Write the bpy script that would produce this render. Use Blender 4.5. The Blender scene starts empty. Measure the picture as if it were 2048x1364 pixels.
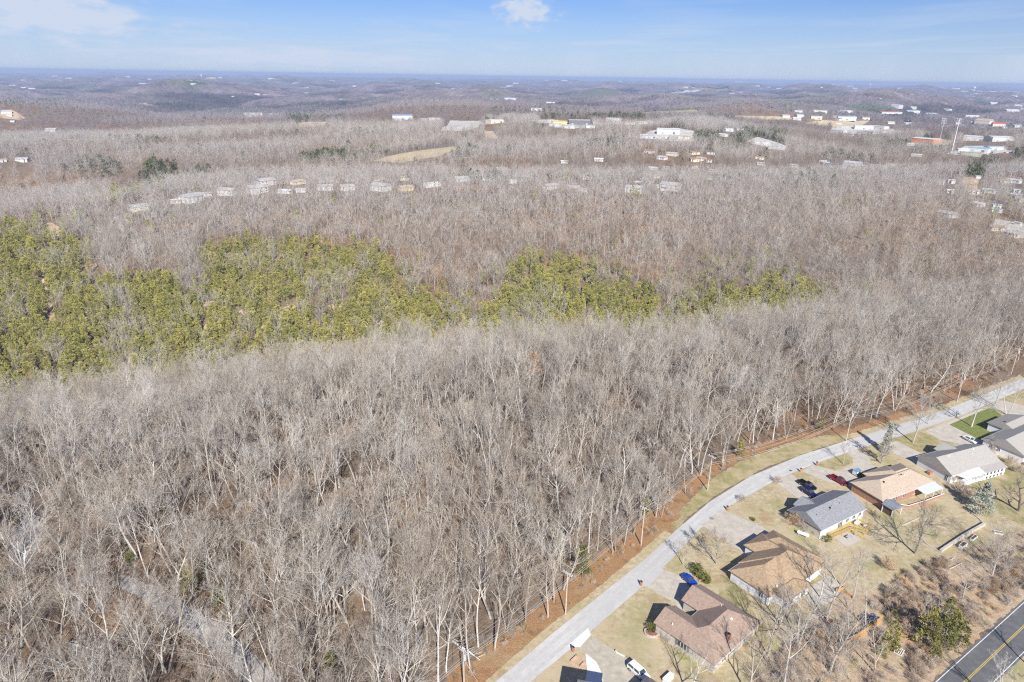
import bpy, bmesh, math, random
import numpy as np
from mathutils import Matrix, Vector
random.seed(7)
rng = np.random.default_rng(11)
S = bpy.context.scene
COL = S.collection

# ------------------------------------------------------------------ camera
CAMH = 110.0
FPX = 1365.0                      # focal length in pixels of the 2048 wide photograph
PITCH = math.radians(21.18)
ROLL = math.radians(0.867)
_F = np.array([0, math.cos(PITCH), -math.sin(PITCH)])
_R0 = np.array([1.0, 0, 0]); _U0 = np.array([0, math.sin(PITCH), math.cos(PITCH)])
_U = _U0 * math.cos(ROLL) - _R0 * math.sin(ROLL)
_R = _R0 * math.cos(ROLL) + _U0 * math.sin(ROLL)
cam = bpy.data.cameras.new('camera')
camo = bpy.data.objects.new('camera', cam); COL.objects.link(camo)
cam.sensor_width = 36.0
cam.lens = 36.0 * FPX / 2048.0
cam.clip_start = 1.0
cam.clip_end = 90000
M = Matrix.Identity(4)
for i in range(3):
    M[i][0] = _R[i]; M[i][1] = _U[i]; M[i][2] = -_F[i]
M[2][3] = CAMH
camo.matrix_world = M
S.camera = camo

# ------------------------------------------------------------------ light
SUN_EL = math.radians(37)
SUN_AZ = math.radians(-9)          # light travels towards this bearing (from +Y, clockwise)
SUN_STRENGTH = 5.0
SKY_STRENGTH = 0.050
EXPOSURE = 0.52
S.view_settings.view_transform = 'Standard'
S.view_settings.look = 'None'
S.view_settings.gamma = 1
S.view_settings.exposure = EXPOSURE
S.cycles.max_bounces = 5
S.cycles.diffuse_bounces = 2
S.cycles.glossy_bounces = 2
S.cycles.transparent_max_bounces = 8
S.cycles.volume_bounces = 0
S.cycles.sample_clamp_indirect = 4
S.cycles.use_denoising = False
S.cycles.filter_width = 1.2

sl = bpy.data.lights.new('sun', 'SUN')
sl.energy = SUN_STRENGTH; sl.angle = math.radians(0.53); sl.color = (1.0, 0.95, 0.87)
so = bpy.data.objects.new('sun', sl); COL.objects.link(so)
ldir = Vector((math.sin(SUN_AZ) * math.cos(SUN_EL), math.cos(SUN_AZ) * math.cos(SUN_EL), -math.sin(SUN_EL)))
so.rotation_euler = ldir.to_track_quat('-Z', 'Y').to_euler()
so.location = (0, -50, 300)

W = bpy.data.worlds.new('World'); S.world = W; W.use_nodes = True
nt = W.node_tree; nt.nodes.clear()
def N(t, typ, **kw):
    n = t.nodes.new(typ)
    for k, v in kw.items():
        if hasattr(n, k): setattr(n, k, v)
        else: n.inputs[k].default_value = v
    return n
out = N(nt, 'ShaderNodeOutputWorld'); bg = N(nt, 'ShaderNodeBackground')
sky = N(nt, 'ShaderNodeTexSky'); sky.sky_type = 'NISHITA'; sky.sun_disc = False
sky.sun_elevation = SUN_EL
sky.sun_rotation = math.atan2(-ldir.x, -ldir.y)
sky.altitude = 300; sky.air_density = 1.0; sky.dust_density = 0.1; sky.ozone_density = 3.0
bg.inputs['Strength'].default_value = SKY_STRENGTH
tc = N(nt, 'ShaderNodeTexCoord')
sep = N(nt, 'ShaderNodeSeparateXYZ'); nt.links.new(tc.outputs['Generated'], sep.inputs[0])
# thin high cloud: project the view direction on to a cloud deck
zc = N(nt, 'ShaderNodeMath', operation='MAXIMUM'); zc.inputs[1].default_value = 0.03
nt.links.new(sep.outputs['Z'], zc.inputs[0])
dx = N(nt, 'ShaderNodeMath', operation='DIVIDE'); dy = N(nt, 'ShaderNodeMath', operation='DIVIDE')
nt.links.new(sep.outputs['X'], dx.inputs[0]); nt.links.new(zc.outputs[0], dx.inputs[1])
nt.links.new(sep.outputs['Y'], dy.inputs[0]); nt.links.new(zc.outputs[0], dy.inputs[1])
cmb = N(nt, 'ShaderNodeCombineXYZ')
nt.links.new(dx.outputs[0], cmb.inputs['X']); nt.links.new(dy.outputs[0], cmb.inputs['Y'])
mp = N(nt, 'ShaderNodeMapping'); mp.inputs['Location'].default_value = (5.3, 1.2, 0); mp.inputs['Scale'].default_value = (0.22, 0.13, 1)
mp.inputs['Rotation'].default_value = (0, 0, 0.5)
nt.links.new(cmb.outputs[0], mp.inputs[0])
cn = N(nt, 'ShaderNodeTexNoise'); cn.inputs['Scale'].default_value = 1.6; cn.inputs['Detail'].default_value = 7; cn.inputs['Roughness'].default_value = 0.52; cn.inputs['Distortion'].default_value = 0.6
nt.links.new(mp.outputs[0], cn.inputs['Vector'])
cr = N(nt, 'ShaderNodeValToRGB'); cr.color_ramp.elements[0].position = 0.47; cr.color_ramp.elements[1].position = 0.85
cr.color_ramp.elements[0].color = (0, 0, 0, 1); cr.color_ramp.elements[1].color = (0.8, 0.8, 0.8, 1)
nt.links.new(cn.outputs['Fac'], cr.inputs[0])
# discrete wisps of cloud at fixed bearings (bearing x, elevation z, size)
def wisp(ax, az, wx, wz, amt):
    a = N(nt, 'ShaderNodeMath', operation='SUBTRACT'); a.inputs[1].default_value = ax; nt.links.new(sep.outputs['X'], a.inputs[0])
    b = N(nt, 'ShaderNodeMath', operation='SUBTRACT'); b.inputs[1].default_value = az; nt.links.new(sep.outputs['Z'], b.inputs[0])
    a2 = N(nt, 'ShaderNodeMath', operation='DIVIDE'); a2.inputs[1].default_value = wx; nt.links.new(a.outputs[0], a2.inputs[0])
    b2 = N(nt, 'ShaderNodeMath', operation='DIVIDE'); b2.inputs[1].default_value = wz; nt.links.new(b.outputs[0], b2.inputs[0])
    c = N(nt, 'ShaderNodeCombineXYZ'); nt.links.new(a2.outputs[0], c.inputs[0]); nt.links.new(b2.outputs[0], c.inputs[1])
    n2 = N(nt, 'ShaderNodeTexNoise'); n2.inputs['Scale'].default_value = 3.0; n2.inputs['Detail'].default_value = 6; nt.links.new(c.outputs[0], n2.inputs['Vector'])
    ln = N(nt, 'ShaderNodeVectorMath', operation='LENGTH'); nt.links.new(c.outputs[0], ln.inputs[0])
    s = N(nt, 'ShaderNodeMath', operation='SUBTRACT'); nt.links.new(n2.outputs['Fac'], s.inputs[0])
    m = N(nt, 'ShaderNodeMath', operation='MULTIPLY'); m.inputs[1].default_value = 0.55; nt.links.new(ln.outputs['Value'], m.inputs[0])
    nt.links.new(m.outputs[0], s.inputs[1])
    k = N(nt, 'ShaderNodeMapRange'); k.interpolation_type = 'SMOOTHERSTEP'; k.inputs[1].default_value = -0.05; k.inputs[2].default_value = 0.55; k.inputs[3].default_value = 0; k.inputs[4].default_value = amt
    nt.links.new(s.outputs[0], k.inputs[0]); return k.outputs[0]
w1 = wisp(0.010, 0.083, 0.052, 0.030, 1.0)
w2 = wisp(-0.53, 0.062, 0.13, 0.050, 0.95)
w3 = wisp(-0.30, 0.020, 0.26, 0.022, 0.5)
def addc(a, b):
    n = N(nt, 'ShaderNodeMath', operation='ADD'); n.use_clamp = True; nt.links.new(a, n.inputs[0]); nt.links.new(b, n.inputs[1]); return n.outputs[0]
crs = N(nt, 'ShaderNodeMath', operation='MULTIPLY'); crs.inputs[1].default_value = 0.5; nt.links.new(cr.outputs[0], crs.inputs[0])
hzn = N(nt, 'ShaderNodeMapRange'); hzn.interpolation_type = 'SMOOTHSTEP'; hzn.inputs[1].default_value = -0.01; hzn.inputs[2].default_value = 0.13; hzn.inputs[3].default_value = 0.62; hzn.inputs[4].default_value = 0
nt.links.new(sep.outputs['Z'], hzn.inputs[0])
tot = addc(addc(addc(crs.outputs[0], w1), addc(w2, w3)), hzn.outputs[0])
mixc = N(nt, 'ShaderNodeMix', data_type='RGBA')
tint = N(nt, 'ShaderNodeVectorMath', operation='MULTIPLY'); tint.inputs[1].default_value = (0.62, 0.86, 1.42)
nt.links.new(sky.outputs[0], tint.inputs[0])
nt.links.new(tot, mixc.inputs[0]); nt.links.new(tint.outputs[0], mixc.inputs[6]); mixc.inputs[7].default_value = (8.6, 9.8, 12.0, 1)
nt.links.new(mixc.outputs[2], bg.inputs[0]); nt.links.new(bg.outputs[0], out.inputs[0])

# ------------------------------------------------------------------ photo pixel <-> place
def ray(px, py):
    d = _F * FPX + _R * (px - 1024) + _U * (682 - py)
    return d / np.linalg.norm(d)
def at(px, py, z=0.0):
    d = ray(px, py); t = (z - CAMH) / d[2]
    return np.array([0, 0, CAMH]) + d * t
def proj(P):
    v = np.asarray(P, float) - np.array([0, 0, CAMH])
    w = v @ _F
    return 1024 + FPX * (v @ _R) / w, 682 - FPX * (v @ _U) / w

# ------------------------------------------------------------------ terrain
def xy(px, row, z):
    p = at(px, row, z); return p[0] / p[1], p[1]
PXS = [-500, 0, 300, 600, 900, 1150, 1400, 1700, 2048, 2550]
feat = []
def feature(rows, zs, canopy=0.0, dd=None):
    A, D, Z = [], [], []
    for i, px in enumerate(PXS):
        a, d = xy(px, rows[i], zs[i] + canopy)
        A.append(a); D.append(d + (dd[i] if dd else 0)); Z.append(zs[i])
    feat.append((np.array(A), np.array(D), np.array(Z)))
crest_rows = [862, 812, 770, 724, 678, 663, 647, 608, 570, 525]
crest_z = [-24, -20, -16, -13, -9, -7, -6, -4, -1, 0]
feature(crest_rows, crest_z, 15)
a1, d1, z1 = feat[0]
feat.insert(0, (a1, d1 * 0.80, z1 * 0.10))
feat.insert(0, (a1, d1 * 0.62, z1 * 0.0))
feat.append((a1, d1 + [55, 60, 70, 75, 80, 75, 65, 60, 60, 60], z1 - np.array([22, 22, 24, 26, 30, 30, 24, 16, 10, 6])))
feature([450, 432, 402, 388, 380, 384, 390, 380, 372, 370], [-6, -6, 0, 4, 5, 5, 4, 4, 4, 4])            # house ridge
a3, d3, z3 = feat[-1]
feat.append((a3, d3 + 25, z3 + 2))
feat.append((a3, d3 + [170, 170, 180, 170, 150, 150, 150, 150, 150, 150], z3 - np.array([62, 62, 54, 32, 18, 12, 10, 10, 10, 10])))
feature([300, 294, 270, 250, 250, 260, 270, 280, 290, 295], [-4, -4, 0, 10, 16, 16, 14, 12, 12, 12])     # commercial ridge
a5, d5, z5 = feat[-1]
feat.append((a5, d5 + [400, 400, 420, 300, 300, 300, 300, 300, 300, 300], z5 - np.array([45, 45, 50, 22, 10, 8, 6, 8, 8, 8])))
feature([212, 212, 224, 234, 226, 222, 222, 224, 228, 232], [10, 10, 2, 2, 14, 14, 14, 14, 12, 12])
a7, d7, z7 = feat[-1]
feat.append((a7, d7 + 800, z7 - np.array([80, 80, 78, 70, 45, 30, 20, 14, 14, 14])))
feat.append((a7, d7 + 2200, np.array([-40, -40, -42, -36, -26, -12, -4, 0, 0, 0.])))
feat.append((a7, d7 * 0 + 9000, np.array([-18, -18, -18, -16, -12, -6, 0, 2, 2, 2.])))
feat.append((a7, d7 * 0 + 20000, z7 * 0 + 14))
feat.append((a7, d7 * 0 + 60000, z7 * 0 + 14))
_ns = []
_r = np.random.default_rng(5)
for wl, am in [(2600, 1.0), (1900, .8), (1300, .9), (900, .7), (650, .45), (420, .3), (260, .16)]:
    for k in range(2):
        th = _r.uniform(0, math.pi)
        _ns.append((math.cos(th) * 2 * math.pi / wl, math.sin(th) * 2 * math.pi / wl, _r.uniform(0, 6.28), am))
def hills(x, y):
    wx = x + 180 * np.sin(y / 530 + 1.3) + 90 * np.sin((x + y) / 310)
    wy = y + 200 * np.sin(x / 610 + .4) + 80 * np.sin((x - y) / 270 + 2)
    s = 0
    for kx, ky, ph, am in _ns:
        s = s + am * (0.6 - np.abs(np.sin(0.5 * (kx * wx + ky * wy) + ph)) * 1.0)
    return s
def H(x, y):
    x = np.asarray(x, float); y = np.asarray(y, float)
    yy = np.maximum(y, 60.0)
    a = np.clip(x / yy, -1.1, 1.1)
    ds = [np.interp(a, f[0], f[1]) for f in feat]
    zs = [np.interp(a, f[0], f[2]) for f in feat]
    z = zs[0] * 1.0
    for i in range(len(feat) - 1):
        t = np.clip((yy - ds[i]) / np.maximum(ds[i + 1] - ds[i], 1), 0, 1)
        t = t * t * (3 - 2 * t)
        z = z + (zs[i + 1] - zs[i]) * t
    r = np.hypot(x, yy)
    k = np.clip((r - 1500) / 2500, 0, 1)
    k2 = 2.3 * np.clip((r - 390) / 260, 0, 1) + 7.5 * np.clip((r - 720) / 450, 0, 1)
    z = z - r * r / (2 * 6371000.0) * (r > 1500)          # the earth curves away
    z = z + hills(x, y) * (23.0 * k + 1.3 * k2)
    return z
def tpi(x, y, r=130.0):
    """height above the land around: positive on ridges, negative in hollows"""
    h = H(x, y); s = 0
    for k in range(6): s = s + H(x + r * math.cos(k * 1.047), y + r * math.sin(k * 1.047))
    return h - s / 6
def H1(x, y): return float(H(np.array([x]), np.array([y]))[0])
def gat(px, py):
    """point of the terrain under a pixel of the photograph"""
    d = ray(px, py)
    t = np.concatenate([np.arange(60, 3000, 3.0), np.geomspace(3000, 40000, 900)])
    P = d[None, :] * t[:, None]; h = P[:, 2] + CAMH - H(P[:, 0], P[:, 1])
    i = int(np.argmax(h < 0)) if (h < 0).any() else len(t) - 1
    if i == 0: i = 1
    f = h[i - 1] / (h[i - 1] - h[i] + 1e-9)
    tt = t[i - 1] + (t[i] - t[i - 1]) * f
    p = d * tt
    return np.array([p[0], p[1], H1(p[0], p[1])])

# ------------------------------------------------------------------ materials
def material(name):
    m = bpy.data.materials.new(name); m.use_nodes = True
    t = m.node_tree; b = t.nodes['Principled BSDF']; b.inputs['Roughness'].default_value = 0.85
    b.inputs['Specular IOR Level'].default_value = 0.25
    return m, t, b
def plain(name, c, rough=0.7, metal=0.0, spec=0.4, noise=0.0, nscale=2.0):
    m, t, b = material(name)
    b.inputs['Roughness'].default_value = rough; b.inputs['Metallic'].default_value = metal
    b.inputs['Specular IOR Level'].default_value = spec
    if noise:
        co = N(t, 'ShaderNodeTexCoord'); n = N(t, 'ShaderNodeTexNoise'); n.inputs['Scale'].default_value = nscale; n.inputs['Detail'].default_value = 4
        t.links.new(co.outputs['Object'], n.inputs['Vector'])
        r = N(t, 'ShaderNodeMapRange'); r.inputs[1].default_value = .25; r.inputs[2].default_value = .75; r.inputs[3].default_value = 1 - noise; r.inputs[4].default_value = 1 + noise
        t.links.new(n.outputs['Fac'], r.inputs[0])
        v = N(t, 'ShaderNodeVectorMath', operation='SCALE'); v.inputs[0].default_value = c[:3]
        t.links.new(r.outputs[0], v.inputs['Scale']); t.links.new(v.outputs[0], b.inputs['Base Color'])
    else:
        b.inputs['Base Color'].default_value = (*c[:3], 1)
    return m
def mixnoise(name, stops, scale, detail=6, rough=0.62, second=None, bump=0.0, bscale=None, dist=0.0, spec=0.15):
    """position noise through a colour ramp; `second` = (scale, colour, lo, hi) lays patches over it"""
    m, t, b = material(name); b.inputs['Roughness'].default_value = 0.95; b.inputs['Specular IOR Level'].default_value = spec
    g = N(t, 'ShaderNodeNewGeometry')
    n = N(t, 'ShaderNodeTexNoise'); n.inputs['Scale'].default_value = scale; n.inputs['Detail'].default_value = detail; n.inputs['Roughness'].default_value = rough; n.inputs['Distortion'].default_value = dist
    t.links.new(g.outputs['Position'], n.inputs['Vector'])
    r = N(t, 'ShaderNodeValToRGB')
    while len(r.color_ramp.elements) < len(stops): r.color_ramp.elements.new(0.5)
    for e, (p, c) in zip(r.color_ramp.elements, stops):
        e.position = p; e.color = (*c, 1)
    t.links.new(n.outputs['Fac'], r.inputs[0]); src = r.outputs[0]
    for sc, c, lo, hi in (second or []):
        n2 = N(t, 'ShaderNodeTexNoise'); n2.inputs['Scale'].default_value = sc; n2.inputs['Detail'].default_value = 5; n2.inputs['Roughness'].default_value = .6
        of = N(t, 'ShaderNodeVectorMath', operation='ADD'); of.inputs[1].default_value = (sc * 100 + 31, 17, 3)
        t.links.new(g.outputs['Position'], of.inputs[0]); t.links.new(of.outputs[0], n2.inputs['Vector'])
        k = N(t, 'ShaderNodeMapRange'); k.inputs[1].default_value = lo; k.inputs[2].default_value = hi
        t.links.new(n2.outputs['Fac'], k.inputs[0])
        mx = N(t, 'ShaderNodeMix', data_type='RGBA'); t.links.new(k.outputs[0], mx.inputs[0]); t.links.new(src, mx.inputs[6]); mx.inputs[7].default_value = (*c, 1)
        src = mx.outputs[2]
    t.links.new(src, b.inputs['Base Color'])
    if bump:
        bn = N(t, 'ShaderNodeTexNoise'); bn.inputs['Scale'].default_value = bscale or scale * 4; bn.inputs['Detail'].default_value = 4
        t.links.new(g.outputs['Position'], bn.inputs['Vector'])
        bp = N(t, 'ShaderNodeBump'); bp.inputs['Strength'].default_value = bump; bp.inputs['Distance'].default_value = 0.25
        t.links.new(bn.outputs['Fac'], bp.inputs['Height']); t.links.new(bp.outputs[0], b.inputs['Normal'])
    return m
def perobject(name, cols, rough=0.9, var=0.12):
    """one colour out of a ramp for each tree or copy"""
    m, t, b = material(name); b.inputs['Roughness'].default_value = rough; b.inputs['Specular IOR Level'].default_value = 0.1
    oi = N(t, 'ShaderNodeObjectInfo')
    r = N(t, 'ShaderNodeValToRGB')
    while len(r.color_ramp.elements) < len(cols): r.color_ramp.elements.new(0.5)
    for i, (e, c) in enumerate(zip(r.color_ramp.elements, cols)):
        e.position = i / (len(cols) - 1); e.color = (*c, 1)
    t.links.new(oi.outputs['Random'], r.inputs[0])
    g = N(t, 'ShaderNodeNewGeometry'); n = N(t, 'ShaderNodeTexNoise'); n.inputs['Scale'].default_value = 0.35
    t.links.new(g.outputs['Position'], n.inputs['Vector'])
    k = N(t, 'ShaderNodeMapRange'); k.inputs[1].default_value = .3; k.inputs[2].default_value = .7; k.inputs[3].default_value = 1 - var; k.inputs[4].default_value = 1 + var
    t.links.new(n.outputs['Fac'], k.inputs[0])
    v = N(t, 'ShaderNodeVectorMath', operation='SCALE'); t.links.new(r.outputs[0], v.inputs[0]); t.links.new(k.outputs[0], v.inputs['Scale'])
    t.links.new(v.outputs[0], b.inputs['Base Color'])
    return m
LITTER = mixnoise('forest_litter', [(.30, (.07, .046, .030)), (.50, (.19, .125, .078)), (.70, (.34, .23, .145))], 1.3,
                  second=[(0.045, (.34, .20, .105), .50, .66), (2.6, (.10, .065, .04), .54, .66), (0.11, (.27, .22, .16), .54, .72), (0.006, (.20, .17, .14), .40, .65)], bump=.7, bscale=2.5)
LEAFS = mixnoise('fallen_oak_leaves', [(.30, (.12, .065, .033)), (.48, (.36, .205, .10)), (.66, (.54, .345, .20))], 3.2, rough=.85,
                 second=[(0.35, (.24, .14, .08), .52, .70), (0.12, (.42, .33, .20), .55, .7)], bump=.9, bscale=6)
GRASS = mixnoise('dormant_grass', [(.30, (.31, .255, .155)), (.52, (.47, .395, .255)), (.72, (.59, .51, .36))], 0.8, rough=.7,
                 second=[(0.10, (.31, .30, .135), .50, .70), (0.22, (.37, .265, .155), .53, .70), (0.06, (.50, .42, .28), .5, .7), (0.5, (.30, .23, .14), .60, .74)], bump=.35, bscale=6)
GREEN = mixnoise('green_lawn', [(.30, (.13, .155, .045)), (.55, (.19, .22, .07)), (.75, (.28, .28, .12))], 0.9, bump=.3, bscale=6)
OLIVE = mixnoise('mixed_lawn', [(.30, (.21, .20, .085)), (.52, (.33, .29, .145)), (.75, (.46, .385, .235))], 0.5, rough=.7,
                 second=[(0.2, (.44, .36, .22), .44, .62)], bump=.3, bscale=6)
CONC = mixnoise('street_concrete', [(.30, (.44, .44, .43)), (.55, (.53, .53, .515)), (.75, (.60, .60, .585))], 0.35,
                second=[(2.5, (.42, .415, .40), .58, .75), (0.08, (.60, .60, .58), .5, .7), (0.02, (.46, .455, .44), .5, .62)])
DRIVE = mixnoise('driveway_concrete', [(.30, (.40, .365, .315)), (.55, (.50, .46, .395)), (.75, (.58, .54, .475))], 0.5,
                 second=[(2.0, (.40, .37, .33), .56, .7), (0.3, (.36, .33, .28), .6, .75)])
OLDDRIVE = mixnoise('gravel_drive', [(.30, (.36, .33, .27)), (.55, (.47, .43, .35)), (.75, (.56, .52, .44))], 0.7, second=[(3, (.36, .33, .29), .55, .7)])
WHITEC = mixnoise('new_concrete', [(.3, (.66, .67, .68)), (.7, (.76, .77, .78))], 0.8)
ASPH = mixnoise('asphalt', [(.30, (.11, .112, .118)), (.55, (.15, .152, .158)), (.75, (.20, .20, .205))], 0.5, second=[(6, (.10, .10, .10), .55, .7)])
MEADOW = mixnoise('meadow', [(.3, (.42, .34, .20)), (.6, (.52, .43, .27)), (.8, (.40, .38, .19))], 0.03)
PASTURE = mixnoise('pasture', [(.3, (.30, .32, .15)), (.6, (.38, .38, .20)), (.8, (.46, .42, .26))], 0.02)
LOT = mixnoise('pale_lot', [(.3, (.44, .42, .38)), (.6, (.56, .54, .50)), (.8, (.66, .64, .60))], 0.05)
DIRT = mixnoise('bare_dirt', [(.3, (.42, .30, .19)), (.6, (.56, .43, .29)), (.8, (.64, .52, .38))], 0.06)
BARK = perobject('pale_bark', [(.35, .32, .28), (.50, .475, .435), (.40, .365, .32), (.62, .60, .565), (.37, .325, .27), (.46, .435, .39)])
TWIG = perobject('bare_twigs', [(.31, .275, .235), (.48, .45, .41), (.37, .31, .245), (.57, .545, .505), (.42, .35, .27), (.44, .415, .38), (.26, .215, .175), (.49, .435, .365)], var=.20)
HTWIG = perobject('hollow_shade_twigs', [(.20, .165, .135), (.27, .225, .185), (.22, .17, .13), (.30, .25, .20)], var=.18)  # darker twig copy: the shade of the hollows put into the colour
WTWIG = perobject('lit_ridge_pale_twigs', [(.37, .34, .315), (.47, .44, .415), (.40, .36, .325), (.51, .485, .46)], var=.16)  # pale copy: ridge light put into the colour; also pale trees among pines
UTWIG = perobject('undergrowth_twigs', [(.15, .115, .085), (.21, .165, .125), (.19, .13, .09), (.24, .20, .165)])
DTWIG = perobject('dark_twigs', [(.17, .15, .13), (.22, .19, .165), (.19, .165, .14)])
PINE = perobject('pine_needles', [(.33, .315, .09), (.41, .38, .105), (.26, .265, .085), (.45, .41, .12), (.30, .295, .095)], var=.25)
CEDAR = perobject('cedar_foliage', [(.20, .195, .065), (.27, .245, .075), (.16, .165, .06)], var=.3)
DEVER = perobject('dark_evergreen', [(.10, .12, .05), (.14, .15, .06), (.085, .105, .05)], var=.25)
SPRUCE = plain('blue_spruce', (.42, .45, .37), .9, noise=.3, nscale=1.5)
SHRUB = perobject('evergreen_shrub', [(.20, .20, .045), (.14, .15, .04), (.27, .24, .06)], var=.25)
RBRUSH = perobject('russet_brush', [(.50, .37, .25), (.44, .38, .32), (.54, .44, .34), (.42, .37, .33), (.54, .35, .19), (.50, .45, .39)], var=.2)
WHITE = plain('white_paint', (.78, .79, .80), .5, noise=.04)
WSIDE = plain('white_siding', (.70, .71, .74), .6, noise=.05)
GLASS = plain('window_glass', (.05, .06, .08), .12, spec=.8)
BLACK = plain('black_rubber', (.02, .02, .02), .8)
CHROME = plain('chrome', (.6, .6, .62), .25, metal=.9)
LAMPRED = plain('tail_lamp', (.45, .02, .02), .3)
LAMPW = plain('head_lamp', (.75, .75, .72), .2)
POLEW = plain('weathered_pole', (.50, .43, .36), .9, noise=.15)
GREYM = plain('galvanised_metal', (.56, .58, .60), .5, metal=.2)
WIREM = plain('wire', (.62, .59, .54), .6)
INSUL = plain('insulator', (.7, .72, .74), .3)
WOODY = plain('golden_timber', (.50, .37, .15), .8, noise=.2)
WOODO = plain('orange_timber', (.60, .33, .09), .8, noise=.2)
WOODD = plain('dark_timber', (.14, .085, .05), .8, noise=.2)
BRICK = plain('red_brick', (.36, .20, .14), .9, noise=.25, nscale=3)
STONE = plain('pale_stone', (.50, .46, .40), .9, noise=.15, nscale=2)
def shingle(name, c, c2):
    m, t, b = material(name); b.inputs['Roughness'].default_value = .9; b.inputs['Specular IOR Level'].default_value = .15
    co = N(t, 'ShaderNodeNewGeometry')
    n = N(t, 'ShaderNodeTexNoise'); n.inputs['Scale'].default_value = 1.9; n.inputs['Detail'].default_value = 6; n.inputs['Roughness'].default_value = .8
    t.links.new(co.outputs['Position'], n.inputs['Vector'])
    r = N(t, 'ShaderNodeValToRGB'); r.color_ramp.elements[0].position = .36; r.color_ramp.elements[1].position = .64
    r.color_ramp.elements[0].color = (*c, 1); r.color_ramp.elements[1].color = (*c2, 1)
    t.links.new(n.outputs['Fac'], r.inputs[0]); t.links.new(r.outputs[0], b.inputs['Base Color'])
    return m
R_A = shingle('brown_shingles', (.26, .19, .15), (.40, .305, .245))
R_B = shingle('golden_brown_shingles', (.27, .195, .125), (.46, .345, .23))
R_C = shingle('charcoal_shingles', (.19, .195, .21), (.31, .32, .34))
R_D = shingle('tan_shingles', (.38, .305, .235), (.53, .44, .345))
R_E = shingle('grey_shingles', (.33, .315, .29), (.43, .41, .38))
R_F = shingle('stone_grey_shingles', (.33, .31, .285), (.42, .40, .37))
R_G = shingle('slate_shingles', (.16, .155, .165), (.25, .24, .25))

# ------------------------------------------------------------------ mesh helpers
def children(o): return [c for c in bpy.data.objects if c.parent == o]
def tag(o, label=None, cat=None, group=None, kind=None):
    if label: o['label'] = label
    if cat: o['category'] = cat
    if group: o['group'] = group
    if kind: o['kind'] = kind
    return o
def link(o, parent=None):
    COL.objects.link(o)
    if parent: o.parent = parent
    return o
def empty(name, loc, rz=0, label=None, cat=None, group=None):
    o = bpy.data.objects.new(name, None); o.empty_display_size = 1; COL.objects.link(o)
    o.location = loc; o.rotation_euler = (0, 0, rz)
    return tag(o, label, cat, group)
class MB:
    def __init__(s): s.v = []; s.f = []
    def quad(s, *p):
        n = len(s.v); s.v += [tuple(q) for q in p]; s.f.append(tuple(range(n, n + len(p)))); return s
    def box(s, x0, x1, y0, y1, z0, z1, top=None):
        """top=(dx,dy): shrink of the upper face"""
        dx, dy = top or (0, 0); n = len(s.v)
        s.v += [(x0, y0, z0), (x1, y0, z0), (x1, y1, z0), (x0, y1, z0),
                (x0 + dx, y0 + dy, z1), (x1 - dx, y0 + dy, z1), (x1 - dx, y1 - dy, z1), (x0 + dx, y1 - dy, z1)]
        s.f += [tuple(n + i for i in q) for q in ((0, 3, 2, 1), (4, 5, 6, 7), (0, 1, 5, 4), (1, 2, 6, 5), (2, 3, 7, 6), (3, 0, 4, 7))]
        return s
    def prism(s, poly, z0, z1):
        n = len(s.v); k = len(poly)
        s.v += [(p[0], p[1], z0) for p in poly] + [(p[0], p[1], z1) for p in poly]
        s.f.append(tuple(n + i for i in reversed(range(k)))); s.f.append(tuple(n + k + i for i in range(k)))
        for i in range(k): s.f.append((n + i, n + (i + 1) % k, n + k + (i + 1) % k, n + k + i))
        return s
    def tube(s, p, q, r0, r1=None, n=6):
        p = Vector(p); q = Vector(q); r1 = r0 if r1 is None else r1
        d = (q - p).normalized(); a = d.orthogonal().normalized(); b = d.cross(a); k = len(s.v)
        for c, r in ((p, r0), (q, r1)):
            for i in range(n):
                t = 2 * math.pi * i / n; s.v.append(tuple(c + (a * math.cos(t) + b * math.sin(t)) * r))
        for i in range(n): s.f.append((k + i, k + (i + 1) % n, k + n + (i + 1) % n, k + n + i))
        s.f.append(tuple(k + i for i in reversed(range(n)))); s.f.append(tuple(k + n + i for i in range(n)))
        return s
    def bar(s, p, q, w, h):
        """rectangular bar from p to q, width w across, height h"""
        p = Vector(p); q = Vector(q); d = (q - p).normalized()
        a = Vector((-d.y, d.x, 0)); a = a.normalized() * w / 2 if a.length > 1e-6 else Vector((w / 2, 0, 0)); b = d.cross(a).normalized() * h / 2
        n = len(s.v)
        for c in (p, q): s.v += [tuple(c + a + b), tuple(c - a + b), tuple(c - a - b), tuple(c + a - b)]
        for i in range(4): s.f.append((n + i, n + (i + 1) % 4, n + 4 + (i + 1) % 4, n + 4 + i))
        s.f.append((n + 3, n + 2, n + 1, n)); s.f.append((n + 4, n + 5, n + 6, n + 7))
        return s
    def build(s, name, mat, parent=None, smooth=False, fix=True):
        me = bpy.data.meshes.new(name); me.from_pydata(s.v, [], s.f)
        if fix:
            bm = bmesh.new(); bm.from_mesh(me); bmesh.ops.recalc_face_normals(bm, faces=bm.faces); bm.to_mesh(me); bm.free()
        me.materials.append(mat)
        if smooth: me.shade_smooth()
        return link(bpy.data.objects.new(name, me), parent)
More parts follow.
